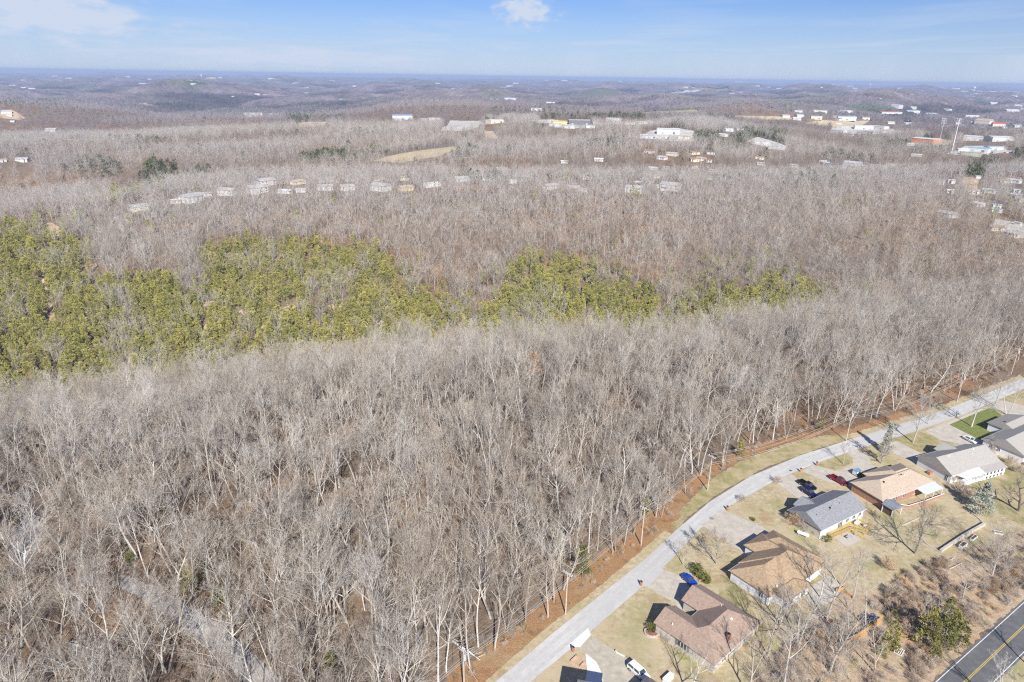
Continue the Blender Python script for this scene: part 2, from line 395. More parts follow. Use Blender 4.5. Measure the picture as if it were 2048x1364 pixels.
def npmesh(name, V, tris=None, quads=None, mats=None, mat=(), smooth=False):
    me = bpy.data.meshes.new(name)
    V = np.asarray(V, np.float32)
    tris = np.zeros((0, 3), np.int32) if tris is None else np.asarray(tris, np.int32)
    quads = np.zeros((0, 4), np.int32) if quads is None else np.asarray(quads, np.int32)
    me.vertices.add(len(V)); me.vertices.foreach_set('co', V.ravel())
    nl = tris.size + quads.size; me.loops.add(nl)
    me.loops.foreach_set('vertex_index', np.concatenate([tris.ravel(), quads.ravel()]))
    nf = len(tris) + len(quads); me.polygons.add(nf)
    st = np.concatenate([np.arange(len(tris)) * 3, tris.size + np.arange(len(quads)) * 4])
    me.polygons.foreach_set('loop_start', st.astype(np.int32))
    for m in mat: me.materials.append(m)
    if mats is not None: me.polygons.foreach_set('material_index', np.asarray(mats, np.int32))
    me.polygons.foreach_set('use_smooth', np.full(nf, smooth))
    me.update(calc_edges=True); return me

# ------------------------------------------------------------------ the ground sheet
def sheet(Y, s, name, mat, zfun, kind='structure', smooth=True, holes=False):
    X = s[None, :] * (Y[:, None] + 250); YY = np.repeat(Y[:, None], len(s), 1)
    Z = zfun(X, YY)
    V = np.stack([X, YY, Z], -1).reshape(-1, 3)
    n, m = len(Y), len(s); i = np.arange((n - 1) * m).reshape(n - 1, m)[:, :-1].ravel()
    q = np.stack([i, i + 1, i + m + 1, i + m], 1)
    if holes:
        px, py = vproj(V); cx = px[q].mean(1); cy = py[q].mean(1); k = np.ones(len(q), bool)
        for poly in CLEAR: k &= ~inpoly(cx, cy, poly)
        q = q[k]
    o = bpy.data.objects.new(name, npmesh(name, V, quads=q, mat=[mat], smooth=smooth)); link(o); o['kind'] = kind
    return o
Yr = np.concatenate([np.arange(-240, 60, 30), np.arange(60, 700, 5), np.arange(700, 2600, 16), np.geomspace(2600, 42000, 150)])
sheet(Yr, np.linspace(-1.0, 1.0, 300), 'ground', LITTER, H)

def vproj(P):
    v = P - np.array([0, 0, CAMH]); w = v @ _F
    return 1024 + FPX * (v @ _R) / w, 682 - FPX * (v @ _U) / w
def inpoly(x, y, poly):
    x = np.asarray(x); y = np.asarray(y); c = np.zeros(x.shape, bool); n = len(poly)
    for i in range(n):
        x0, y0 = poly[i]; x1, y1 = poly[(i + 1) % n]
        m = ((y0 > y) != (y1 > y)) & (x < (x1 - x0) * (y - y0) / (y1 - y0 + 1e-12) + x0); c ^= m
    return c
def tess(poly):
    """triangulate a flat outline"""
    from mathutils.geometry import tessellate_polygon
    return tessellate_polygon([[Vector((p[0], p[1], 0)) for p in poly]])
def flat(name, pxpoly, z, mat, label=None, world=False, wob=0.0):
    P = [tuple(p) for p in pxpoly] if world else [tuple(at(*p)[:2]) for p in pxpoly]
    if wob:                                     # uneven natural edge
        Q = []; run = random.uniform(0, 50)
        for i in range(len(P)):
            a = np.array(P[i]); b = np.array(P[(i + 1) % len(P)]); L = np.linalg.norm(b - a); k = max(1, int(L / .55))
            nn = np.array([-(b - a)[1], (b - a)[0]]) / (L + 1e-6)
            for j in range(k):
                run += .55
                Q.append(tuple(a + (b - a) * j / k + nn * wob * (.45 * math.sin(run * .9) + .35 * math.sin(run * 2.3 + 1) + random.uniform(-.35, .35))))
        P = Q
    me = bpy.data.meshes.new(name); me.from_pydata([(p[0], p[1], z) for p in P], [], [tuple(t) for t in tess(P)])
    bm = bmesh.new(); bm.from_mesh(me); bmesh.ops.recalc_face_normals(bm, faces=bm.faces)
    for f in bm.faces:
        if f.normal.z < 0: f.normal_flip()
    bm.to_mesh(me); bm.free()
    me.materials.append(mat); o = link(bpy.data.objects.new(name, me)); o['kind'] = 'structure'; return o

# street centre and edges (photo pixels on level ground)
SL = [(900, 1432), (990, 1364), (1103, 1268), (1200, 1190), (1290, 1118), (1350, 1062), (1420, 1003), (1500, 953), (1600, 911), (1700, 879), (1800, 848), (1900, 816), (1980, 784), (2060, 750), (2200, 690)]
SR = [(960, 1440), (1062, 1364), (1147, 1294), (1215, 1234), (1280, 1178), (1340, 1122), (1400, 1058), (1460, 1012), (1560, 956), (1650, 920), (1740, 891), (1840, 860), (1935, 826), (2010, 794), (2090, 760), (2230, 700)]
SLw = [at(*p)[:2] for p in SL]; SRw = [at(*p)[:2] for p in SR]
# yards
flat('lawn', [(1040, 1380), (1147, 1290), (1280, 1174), (1340, 1118), (1400, 1054), (1460, 1008), (1560, 952), (1650, 916), (1740, 887), (1840, 856), (1935, 822), (2010, 790), (2090, 756), (2230, 700), (2330, 760), (2300, 900), (2230, 1100), (2150, 1180), (2040, 1205), (1960, 1265), (1870, 1350), (1790, 1440), (1500, 1500), (1000, 1460)], 0.006, GRASS)
flat('verge', [(1330, 1085), (1380, 1030), (1440, 985), (1530, 935), (1640, 896), (1730, 868), (1720, 862), (1640, 872), (1560, 890), (1480, 922), (1420, 960), (1370, 1010), (1325, 1060)], 0.010, OLIVE, wob=.35)
flat('leaf_litter', [(890, 1460), (1010, 1364), (1125, 1262), (1250, 1160), (1330, 1085), (1372, 1005), (1425, 953), (1485, 918), (1570, 888), (1640, 871), (1640, 862), (1540, 878), (1450, 912), (1380, 955), (1310, 1020), (1180, 1125), (1040, 1245), (880, 1362), (780, 1440)], 0.014, LEAFS, wob=1.3)
flat('verge', [(960, 1440), (1022, 1352), (1122, 1268), (1222, 1186), (1308, 1118), (1350, 1072), (1330, 1060), (1275, 1108), (1190, 1180), (1090, 1258), (985, 1350), (900, 1440)], 0.019, GRASS, wob=.18)
flat('verge', [(1705, 884), (1800, 852), (1900, 820), (1985, 787), (2050, 758), (2040, 750), (1970, 776), (1890, 808), (1790, 838), (1700, 868)], 0.017, GRASS, wob=.5)
flat('leaf_litter', [(1660, 872), (1700, 868), (1790, 840), (1860, 820), (1850, 812), (1760, 836)], 0.02, LEAFS, wob=.6)
flat('backyard_litter', [(1500, 1364), (1560, 1290), (1640, 1220), (1700, 1180), (1780, 1180), (1850, 1120), (1960, 1090), (2048, 1060), (2160, 1060), (2120, 1180), (2040, 1208), (1960, 1270), (1880, 1350), (1800, 1440), (1500, 1460)], 0.012, mixnoise('brush_litter', [(.3, (.27, .18, .11)), (.5, (.46, .35, .24)), (.7, (.60, .50, .37))], 0.9, rough=.8, second=[(0.12, (.46, .28, .15), .54, .70), (0.3, (.36, .37, .17), .58, .7)], bump=.6, bscale=5), wob=.8)
flat('lawn_patch', [(1895, 848), (1925, 834), (1985, 815), (2020, 845), (1990, 868), (1958, 884)], 0.018, GREEN, wob=.15)
flat('lawn_patch', [(1790, 872), (1835, 862), (1905, 885), (1870, 898), (1850, 905), (1800, 895), (1780, 880)], 0.018, OLIVE, wob=.4)
flat('lawn_patch', [(1985, 800), (2048, 770), (2120, 760), (2140, 800), (2048, 822), (2010, 820)], 0.022, OLIVE, wob=.4)
flat('lawn_patch', [(1935, 965), (2030, 930), (2140, 960), (2140, 1040), (2040, 1050), (1990, 1020)], 0.018, OLIVE, wob=.8)
flat('lawn_patch', [(1500, 1085), (1530, 1080), (1600, 1120), (1660, 1170), (1640, 1180), (1580, 1130)], 0.018, OLIVE, wob=.5)
flat('lawn_patch', [(1440, 1150), (1470, 1150), (1500, 1210), (1530, 1260), (1500, 1250), (1440, 1190)], 0.018, OLIVE, wob=.5)
flat('island_lawn', [(1632, 930), (1690, 908), (1706, 915), (1704, 926), (1672, 940)], 0.034, OLIVE, wob=.15)
# the street, its joints and driveways
flat('street', SLw + SRw[::-1], 0.024, CONC, world=True)
def strip(name, P, w, z, mat):
    P = [np.array(p[:2], float) for p in P]; V = []; Fc = []
    for i, p in enumerate(P):
        a = P[max(i - 1, 0)]; b = P[min(i + 1, len(P) - 1)]; d = (b - a) / (np.linalg.norm(b - a) + 1e-9); n = np.array([-d[1], d[0]]) * w / 2
        V += [(*(p + n), z), (*(p - n), z)]
    for i in range(len(P) - 1): Fc.append((2 * i, 2 * i + 1, 2 * i + 3, 2 * i + 2))
    me = bpy.data.meshes.new(name); me.from_pydata(V, [], Fc)
    bm = bmesh.new(); bm.from_mesh(me)
    for f in bm.faces:
        f.normal_update()
        if f.normal.z < 0: f.normal_flip()
    bm.to_mesh(me); bm.free(); me.materials.append(mat)
    o = link(bpy.data.objects.new(name, me)); o['kind'] = 'structure'; return o
TAR = plain('joint_tar', (.47, .465, .455), .8)
RUST = plain('edge_soil', (.42, .34, .25), .9, noise=.3)
cen = [(np.array(a) + np.array(b)) / 2 for a, b in zip(SLw[1:], SRw[1:])]
strip('street_joint', cen, .07, .030, TAR)
WEAR = mixnoise('tyre_wear', [(.3, (.44, .438, .425)), (.6, (.51, .508, .495)), (.8, (.57, .57, .555))], 0.8)
def lane(t0): return [np.array(a) * (1 - t0) + np.array(b) * t0 for a, b in zip(SLw[1:], SRw[1:])]
for t0 in (.3, .72): strip('wheel_track', lane(t0), .9, .0275, WEAR)
for k_, t0, t1 in ((3, .55, .95), (6, .1, .4), (8, .5, .9), (10, .1, .5)):
    a0, b0, a1_, b1_ = [np.array(q) for q in (SLw[k_], SRw[k_], SLw[k_] + (SLw[k_ + 1] - SLw[k_]) * .22, SRw[k_] + (SRw[k_ + 1] - SRw[k_]) * .22)]
    flat('street_patch', [a0 + (b0 - a0) * t0, a0 + (b0 - a0) * t1, a1_ + (b1_ - a1_) * t1, a1_ + (b1_ - a1_) * t0], .0288, TAR, world=True)
for edge in (SLw, SRw): strip('street_edge', edge, .12, .027, RUST)
for i in range(1, len(cen) - 1):
    for t in (0, .5):
        a = np.array(SLw[i + 1]) * (1 - t) + np.array(SLw[min(i + 2, len(SLw) - 1)]) * t
        b = np.array(SRw[i + 1]) * (1 - t) + np.array(SRw[min(i + 2, len(SRw) - 1)]) * t
        strip('street_joint', [a, b], .05, .031, TAR)
flat('driveway', [(1276, 1172), (1313, 1135), (1352, 1148), (1392, 1172), (1368, 1212), (1362, 1228), (1350, 1206), (1290, 1172)], 0.036, DRIVE)
flat('driveway_apron', [(1274, 1174), (1316, 1132), (1330, 1141), (1294, 1173)], 0.041, CONC)
flat('driveway', [(1402, 1050), (1444, 1018), (1470, 1030), (1530, 1056), (1545, 1075), (1500, 1120), (1480, 1100), (1465, 1092)], 0.036, DRIVE)
flat('driveway', [(1548, 962), (1582, 948), (1607, 966), (1660, 1000), (1640, 1024), (1600, 1000)], 0.036, DRIVE)
flat('driveway', [(1602, 942), (1628, 930), (1672, 943), (1706, 930), (1704, 915), (1692, 906), (1712, 898), (1735, 905), (1742, 928), (1770, 945), (1745, 975), (1700, 975), (1650, 962)], 0.032, DRIVE)
flat('driveway', [(1762, 897), (1792, 882), (1835, 903), (1860, 916), (1880, 935), (1845, 935), (1810, 916)], 0.036, DRIVE)
flat('driveway', [(1850, 862), (1890, 845), (1960, 880), (2010, 900), (1990, 915), (1930, 890), (1880, 880)], 0.036, DRIVE)
flat('driveway', [(1975, 815), (1995, 800), (2030, 806), (2048, 812), (2110, 830), (2090, 850), (2010, 825)], 0.036, DRIVE)
flat('sidewalk', [(1893, 846), (1975, 812), (1979, 815), (1897, 850)], 0.044, STONE)
flat('driveway', [(1172, 1285), (1182, 1271), (1215, 1292), (1262, 1322), (1310, 1364), (1330, 1420), (1230, 1420), (1204, 1364), (1194, 1335), (1173, 1308), (1158, 1296)], 0.036, OLDDRIVE)
flat('driveway_apron', [(1134, 1293), (1176, 1256), (1182, 1270), (1160, 1295)], 0.041, WHITEC)
flat('sidewalk', [(1171, 1307), (1193, 1324), (1203, 1345), (1206, 1364), (1215, 1420), (1160, 1420), (1174, 1340)], 0.044, WHITEC)
flat('garden_path', [(1335, 1232), (1343, 1225), (1360, 1229), (1352, 1238)], 0.044, STONE)
flat('patio', [(1668, 1075), (1690, 1060), (1716, 1074), (1722, 1080), (1700, 1092), (1692, 1093)], 0.036, STONE)
flat('patio', [(1625, 1170), (1660, 1150), (1690, 1180), (1660, 1205), (1640, 1215), (1610, 1200)], 0.036, DRIVE)
for a_, b_ in (((1422, 1034), (1482, 1098)), ((1458, 1024), (1400, 1052)), ((1490, 1040), (1450, 1078)), ((1330, 1140), (1300, 1173)), ((1352, 1150), (1336, 1194)), ((1810, 892), (1776, 902)), ((1930, 867), (1905, 885)), ((1640, 938), (1622, 950)), ((1575, 953), (1598, 972))):
    strip('driveway_joint', [at(*a_)[:2], at(*b_)[:2]], .05, .046, plain('joint_dirt', (.34, .31, .26), .9))
TRKM = mixnoise('track_gravel', [(.3, (.32, .305, .285)), (.6, (.45, .43, .405)), (.8, (.54, .52, .49))], 0.6)
flat('woodland_track', [(60, 1120), (95, 1055), (60, 1020), (30, 1060), (15, 1120)], 0.018, TRKM, wob=.7)
flat('woodland_track', [(245, 1148), (330, 1180), (430, 1245), (520, 1320), (580, 1380), (560, 1420), (490, 1364), (400, 1285), (300, 1210), (240, 1172)], 0.018, TRKM, wob=.4)
# the asphalt road along the lower right corner
def line2(p, q, e0=-30, e1=60):
    a = at(*p)[:2]; b = at(*q)[:2]; d = (b - a) / np.linalg.norm(b - a); return a + d * e0, b + d * e1, d
ra, rb, rd = line2((1872, 1364), (2048, 1205)); rn = np.array([rd[1], -rd[0]])
wroad = 6.3
flat('asphalt_road', [ra - rn * .45, rb - rn * .45, rb + rn * (wroad + .45), ra + rn * (wroad + .45)], 0.024, ASPH, world=True)
WL = plain('road_paint_white', (.72, .72, .72), .7, noise=.12); YL = plain('road_paint_yellow', (.62, .46, .10), .7, noise=.12)
strip('road_marking', [ra, rb], .14, .030, WL); strip('road_marking', [ra + rn * wroad, rb + rn * wroad], .14, .030, WL)
for k in (-.13, .13): strip('road_marking', [ra + rn * (wroad / 2 + k), rb + rn * (wroad / 2 + k)], .12, .030, YL)
flat('road_shoulder', [ra + rn * (wroad + .4), rb + rn * (wroad + .4), rb + rn * 30, ra + rn * 30], 0.016, GRASS, world=True)

# fields, yards and lots on the hills beyond, draped on the terrain
CLEAR = []
def drape(name, poly, mat, lift=.25):
    CLEAR.append(poly)
    W_ = np.array([gat(*p)[:2] for p in poly])
    c = W_.mean(0); n = 26
    x0, y0 = W_.min(0); x1, y1 = W_.max(0)
    xs = np.linspace(x0, x1, n * 2); ys = np.linspace(y0, y1, n * 2); X, Y = np.meshgrid(xs, ys)
    Z = H(X, Y) + lift
    cx = (X[:-1, :-1] + X[1:, 1:]) / 2; cy = (Y[:-1, :-1] + Y[1:, 1:]) / 2
    m = inpoly(cx, cy, [tuple(w) for w in W_])
    ii = np.arange(4 * n * n).reshape(2 * n, 2 * n)[:-1, :-1][m]
    if not len(ii): return
    q = np.stack([ii, ii + 1, ii + 2 * n + 1, ii + 2 * n], 1)
    u, inv = np.unique(q, return_inverse=True)
    V = np.stack([X.ravel(), Y.ravel(), Z.ravel()], 1)[u]
    o = bpy.data.objects.new(name, npmesh(name, V, quads=inv.reshape(-1, 4), mat=[mat], smooth=True)); link(o); o['kind'] = 'structure'
drape('meadow', [(745, 322), (780, 312), (835, 302), (905, 294), (920, 297), (880, 312), (800, 326)], MEADOW)
drape('pasture', [(1275, 222), (1398, 223), (1392, 231), (1290, 229)], PASTURE)
drape('pasture', [(1470, 231), (1560, 233), (1592, 238), (1520, 241), (1468, 236)], MEADOW)
drape('pale_lot', [(882, 262), (900, 241), (968, 242), (958, 254), (930, 262)], LOT)
drape('dirt_slope', [(968, 262), (985, 262), (998, 276), (985, 278), (970, 274)], DIRT)
drape('pale_lot', [(1066, 240), (1105, 239), (1190, 250), (1180, 257), (1110, 256)], LOT)
drape('pale_lot', [(1185, 246), (1300, 241), (1330, 246), (1280, 250)], LOT)
drape('pale_lot', [(1272, 276), (1300, 262), (1350, 256), (1390, 263), (1388, 284), (1330, 282)], LOT)
drape('pale_lot', [(1490, 285), (1515, 274), (1545, 282), (1572, 292), (1560, 299)], LOT)
drape('meadow', [(1580, 250), (1640, 240), (1740, 240), (1720, 252), (1650, 256)], MEADOW)
drape('pale_lot', [(1660, 256), (1730, 250), (1790, 258), (1782, 268), (1690, 270)], LOT)
drape('pale_lot', [(1810, 284), (1880, 276), (1910, 284), (1880, 292), (1830, 292)], DIRT)
drape('pale_lot', [(1890, 308), (1930, 292), (2010, 292), (2015, 304), (1950, 312)], LOT)
drape('distant_clearing', [(1325, 187), (1370, 178), (1380, 174), (1475, 177), (1470, 183), (1400, 187)], LOT)
drape('dirt_lot', [(0, 222), (22, 219), (52, 236), (40, 240), (0, 236)], DIRT)
drape('dirt_lot', [(583, 249), (620, 244), (662, 244), (650, 251), (600, 254)], DIRT)
drape('dirt_lane', [(88, 446), (104, 446), (128, 460), (122, 478), (112, 472), (96, 462)], DIRT)
drape('dirt_lane', [(84, 560), (92, 556), (100, 580), (112, 640), (108, 668), (96, 664), (100, 620), (90, 590)], DIRT)
drape('dirt_patch', [(1925, 355), (1945, 352), (1958, 390), (1940, 392), (1925, 372)], DIRT)
drape('dirt_patch', [(1990, 438), (2048, 448), (2070, 475), (2030, 478), (1985, 455)], LOT)
drape('dirt_patch', [(1596, 556), (1612, 552), (1612, 572), (1600, 574)], DIRT)
for poly_ in ([(404, 605), (428, 603), (432, 612), (410, 614)], [(560, 618), (590, 608), (592, 616), (566, 626)], [(404, 660), (412, 648), (422, 655), (412, 672)], [(470, 628), (484, 620), (488, 630), (476, 642)], [(655, 612), (690, 604), (692, 612), (668, 622)], [(520, 655), (536, 642), (546, 650), (530, 664)], [(765, 598), (782, 594), (786, 602), (770, 606)], [(1120, 585), (1136, 580), (1138, 588), (1124, 592)], [(0, 598), (10, 596), (14, 606), (0, 608)]):
    drape('bare_slope', poly_, DIRT, .3)
#PART2

# ------------------------------------------------------------------ trees
def segs_mesh(segs, name, mat):
    """segs: rows p0(3) p1(3) r0 r1 n"""
    Vs, T, Q = [], [], []; base = 0
    A = np.array(segs, float)
    for n in (6, 4, 3, 2):
        s = A[A[:, 8] == n]
        if not len(s): continue
        k = max(n, 3)
        p, q, r0, r1 = s[:, 0:3], s[:, 3:6], s[:, 6], s[:, 7]
        d = q - p; d /= np.linalg.norm(d, axis=1, keepdims=True) + 1e-9
        ref = np.where(np.abs(d[:, 2:3]) > .9, np.array([[1., 0, 0]]), np.array([[0, 0, 1.]]))
        a = np.cross(d, ref); a /= np.linalg.norm(a, axis=1, keepdims=True) + 1e-9; b = np.cross(d, a)
        th = 2 * np.pi * np.arange(k) / k
        ring = a[:, None] * np.cos(th)[None, :, None] + b[:, None] * np.sin(th)[None, :, None]
        v0 = p[:, None] + ring * r0[:, None, None]
        if n == 2:                                   # a twig: three faces that meet in its tip
            V = np.concatenate([v0, q[:, None]], 1).reshape(-1, 3); st = base + np.arange(len(s)) * 4
            for i in range(3): T.append(np.stack([st + i, st + (i + 1) % 3, st + 3], 1))
            base += len(s) * 4
        else:
            v1 = q[:, None] + ring * r1[:, None, None]
            V = np.concatenate([v0, v1], 1).reshape(-1, 3); st = base + np.arange(len(s)) * 2 * k
            for i in range(k): Q.append(np.stack([st + i, st + (i + 1) % k, st + k + (i + 1) % k, st + k + i], 1))
            base += len(s) * 2 * k
        Vs.append(V)
    return npmesh(name, np.concatenate(Vs), np.concatenate(T) if T else None, np.concatenate(Q) if Q else None, mat=[mat])
def grow_tree(seed, h, start=.35, spread=38, counts=(9, 7, 6, 5), ratio=(.58, .52, .5, .55), r0=.20, twig=.013, wob=.10, fork=0, minr=0.0, kid=30):
    R_ = random.Random(seed); trunk, crown = [], []
    def rec(p, d, L, r, lev):
        last = len(counts)
        ns = (7, 4, 3, 2, 1)[min(lev, 4)] if lev < last else 1
        pts = [(p, r)]; dirs = []
        for i in range(ns):
            up = (.02, .10, .08, .05, .03)[min(lev, 4)]
            w = wob * (1 if lev else .55)
            d = Vector((d.x + R_.uniform(-w, w) * 1.4, d.y + R_.uniform(-w, w) * 1.4, d.z + R_.uniform(-w, w) * .6 + up)).normalized()
            q = p + d * (L / ns); rr = max(r * (1 - (i + 1) / ns * (.72 if lev == 0 else .8)), minr)
            n = 2 if lev == last else (6, 4, 3, 3, 3)[min(lev, 4)]
            (trunk if lev < 2 else crown).append((*p, *q, max(pts[-1][1], minr), rr, n))
            pts.append((q, rr)); dirs.append(d); p = q
        if lev == last: return
        c = counts[lev]
        for j in range(c):
            st = start if lev == 0 else .22
            t = st + (1 - st) * ((j + R_.random()) / c) ** (.85 if lev == 0 else 1); t = min(t, .99)
            k = min(int(t * ns), ns - 1); f = t * ns - k
            a, ra_ = pts[k]; b, rb_ = pts[k + 1]; q = a.lerp(b, f); rr = ra_ + (rb_ - ra_) * f
            dd = dirs[k]; o = dd.orthogonal().normalized(); o2 = dd.cross(o)
            az = j * 2.39996 + R_.uniform(-.6, .6)
            ang = math.radians((spread if lev == 0 else kid) * R_.uniform(.7, 1.3))
            nd = dd * math.cos(ang) + (o * math.cos(az) + o2 * math.sin(az)) * math.sin(ang)
            LL = L * ratio[lev] * R_.uniform(.7, 1.2) * ((1.12 - .55 * t) if lev == 0 else (1.1 - .5 * t))
            nr = rr * (.62 if lev == 0 else .62) if lev + 1 < last else twig * R_.uniform(.7, 1.3)
            rec(q, nd.normalized(), LL, max(nr, twig), lev + 1)
    if fork:
        for k in range(fork):
            az = k * 2 * math.pi / fork + R_.random(); d = Vector((math.cos(az) * .28, math.sin(az) * .28, 1)).normalized()
            rec(Vector((math.cos(az) * .1, math.sin(az) * .1, -.4)), d, h * R_.uniform(.8, 1), r0 * .75, 0)
    else:
        rec(Vector((0, 0, -.4)), Vector((R_.uniform(-.06, .06), R_.uniform(-.06, .06), 1)).normalized(), h, r0, 0)
    return trunk, crown
HI = []            # (trunk mesh, crown mesh, height, traits)
specs = [dict(seed=1, h=15, start=.30, spread=42, counts=(9, 7, 5, 5)), dict(seed=2, h=17.5, start=.46, spread=36, counts=(8, 7, 5, 5)),
         dict(seed=3, h=13.5, start=.26, spread=52, wob=.16, counts=(8, 7, 5, 5)), dict(seed=4, h=16, start=.34, spread=40, fork=2, counts=(6, 6, 6, 5)),
         dict(seed=5, h=14.5, start=.42, spread=48, counts=(7, 6, 5, 6), wob=.14), dict(seed=6, h=12, start=.25, spread=46, counts=(9, 6, 6, 5)),
         dict(seed=7, h=18, start=.50, spread=38, counts=(7, 7, 6, 5)), dict(seed=8, h=15.5, start=.30, spread=56, wob=.19, counts=(8, 7, 6, 5), r0=.27),
         dict(seed=9, h=11, start=.2, spread=34, counts=(9, 6, 5, 5), r0=.12)]
for i, s in enumerate(specs):
    tr, cr_ = grow_tree(**s)
    HI.append((segs_mesh(tr, 'trunk', BARK), segs_mesh(cr_, 'crown', TWIG), s['h']))
def joined(name, *ms):
    me = bpy.data.meshes.new(name); V, T, Q, MT, mats = [], [], [], [], []
    off = 0; qm, tm = [], []
    for k, m in enumerate(ms):
        v = np.empty(len(m.vertices) * 3, np.float32); m.vertices.foreach_get('co', v); V.append(v.reshape(-1, 3))
        lt = np.empty(len(m.polygons), np.int32); m.polygons.foreach_get('loop_total', lt)
        li = np.empty(len(m.loops), np.int32); m.loops.foreach_get('vertex_index', li)
        nt3 = int((lt == 3).sum()); T.append(li[:nt3 * 3].reshape(-1, 3) + off); Q.append(li[nt3 * 3:].reshape(-1, 4) + off)
        tm += [k] * nt3; qm += [k] * (len(lt) - nt3); off += len(m.vertices)
    return npmesh(name, np.concatenate(V), np.concatenate(T), np.concatenate(Q), mats=tm + qm, mat=[m.materials[0] for m in ms])
MIDT = []
for i in range(7):
    tr, cr_ = grow_tree(30 + i, random.choice([13, 15, 16, 17]), start=.22, spread=46, counts=(8, 6, 6), ratio=(.64, .55, .55), r0=.12, twig=.024, minr=.021)
    MIDT.append(joined('wood_tree', segs_mesh(tr, 'a', TWIG if i % 3 == 1 else BARK), segs_mesh(cr_, 'b', TWIG)))
FTWIG = perobject('far_lit_twigs', [(.29, .255, .25), (.35, .315, .31), (.32, .275, .265)])  # far ridge trees: crest light put into the twig colour
GTWIG = perobject('far_grey_twigs', [(.22, .18, .175), (.27, .23, .225), (.19, .155, .15)])
MIDH, MIDW = [], []
for i in range(5):
    tr, cr_ = grow_tree(230 + i, random.choice([13, 15, 16]), start=.2, spread=46, counts=(8, 6, 6), ratio=(.64, .55, .55), r0=.12, twig=.024, minr=.021)
    MIDH.append(joined('hollow_tree', segs_mesh(tr, 'a', HTWIG), segs_mesh(cr_, 'b', HTWIG)))
    tr, cr_ = grow_tree(240 + i, random.choice([13, 15, 16]), start=.2, spread=50, counts=(8, 6, 6), ratio=(.64, .55, .55), r0=.14, twig=.026, minr=.024)
    MIDW.append(joined('ridge_tree', segs_mesh(tr, 'a', WTWIG), segs_mesh(cr_, 'b', WTWIG)))
LOWH, LOWW = [], []
for i in range(4):
    pass; tr, cr_ = grow_tree(250 + i, 14, start=.18, spread=46, counts=(9, 10), ratio=(.5, .6), r0=.14, twig=.085, minr=.06)
    LOWH.append(joined('far_hollow_tree', segs_mesh(tr, 'a', HTWIG), segs_mesh(cr_, 'b', HTWIG))); LOWW.append(joined('far_ridge_tree', segs_mesh(tr, 'a', FTWIG), segs_mesh(cr_, 'b', FTWIG)))
LOWT = []
for i in range(6):
    tr, cr_ = grow_tree(50 + i, random.choice([13, 15, 16]), start=.18, spread=46, counts=(9, 10), ratio=(.5, .6), r0=.14, twig=.085, minr=.06)
    LOWT.append(joined('far_wood_tree', segs_mesh(tr, 'a', GTWIG), segs_mesh(cr_, 'b', GTWIG)))
SAP = []
for i in range(4):
    tr, cr_ = grow_tree(70 + i, random.choice([4, 6, 7, 9]), start=.15, spread=32, counts=(8, 6, 6), ratio=(.5, .55, .6), r0=.05, twig=.013)
    SAP.append(joined('sapling', segs_mesh(tr, 'a', UTWIG), segs_mesh(cr_, 'b', UTWIG)))

def foliage(seed, h, rad, n, leaf, shape='cone', base=.15, mat=PINE, lumps=9):
    """crown of many small needle sprays spread through clumps on whorls of branches; returns one mesh"""
    r = np.random.default_rng(seed)
    cs = []
    for k in range(lumps * 6):
        t = r.uniform(base, 1.0)
        if shape == 'cone': w = rad * (1 - (t - base) / (1 - base)) ** .8 + .15
        elif shape == 'round': w = rad * math.sqrt(max(0.02, 1 - ((t - .58) / .46) ** 2))
        else: w = rad * (1 - ((t - base) / (1 - base)) ** 2) ** .5 + .1
        a = r.uniform(0, 6.283); q = w * r.uniform(.45, 1.0)
        cs.append((q * math.cos(a), q * math.sin(a), t * h + r.uniform(-.2, .2), max(.35, w * .42)))
    cs = np.array(cs); pick = r.integers(0, len(cs), n); c = cs[pick]
    P = c[:, :3] + r.normal(0, .42, (n, 3)) * c[:, 3:4] * np.array([1, 1, .62])
    D = P * np.array([1, 1, 0]) + r.normal(0, .6, (n, 3)); D[:, 2] += .35 * rad
    D /= np.linalg.norm(D, axis=1, keepdims=True)
    S1 = np.cross(D, r.normal(0, 1, (n, 3))); S1 /= np.linalg.norm(S1, axis=1, keepdims=True)
    L = leaf * r.uniform(.6, 1.5, (n, 1))
    V = np.stack([P - S1 * L * .32, P + S1 * L * .32, P + D * L], 1).reshape(-1, 3)
    T = np.arange(n * 3).reshape(-1, 3)
    return npmesh('crown', V, T, mat=[mat])
def stem(h, r0, mat=BARK):
    segs = []; p = Vector((0, 0, -.4))
    for i in range(6):
        q = Vector((random.uniform(-.1, .1), random.uniform(-.1, .1), h * (i + 1) / 6)); segs.append((*p, *q, r0 * (1 - i / 6.5), r0 * (1 - (i + 1) / 6.5), 6)); p = q
    return segs_mesh(segs, 'trunk', mat)
PINES = [joined('pine', stem(h * .9, .16), foliage(100 + i, h, w, 1700, .40, sh, .22)) for i, (h, w, sh) in enumerate([(13, 2.7, 'round'), (11, 2.4, 'dome'), (14, 2.5, 'cone'), (12, 2.9, 'round'), (9.5, 2.1, 'dome')])]
CEDARS = [(stem(h * .8, .1), foliage(120 + i, h, w, 1500, .36, 'dome', .03, CEDAR)) for i, (h, w) in enumerate([(7, 1.7), (5, 1.5), (8.5, 1.9)])]
SHRUBS = [foliage(130 + i, h, w, 900, .20, 'round', .02, SHRUB, 7) for i, (h, w) in enumerate([(1.9, 1.1), (1.5, 1.2), (2.4, 1.0)])]
BRUSH = []
for i in range(4):
    tr, cr_ = grow_tree(90 + i, 2.6, start=.02, spread=52, counts=(9, 7, 6), ratio=(.7, .6, .6), r0=.03, twig=.014, fork=4)
    BRUSH.append(joined('brush', segs_mesh(tr, 'a', RBRUSH), segs_mesh(cr_, 'b', RBRUSH)))

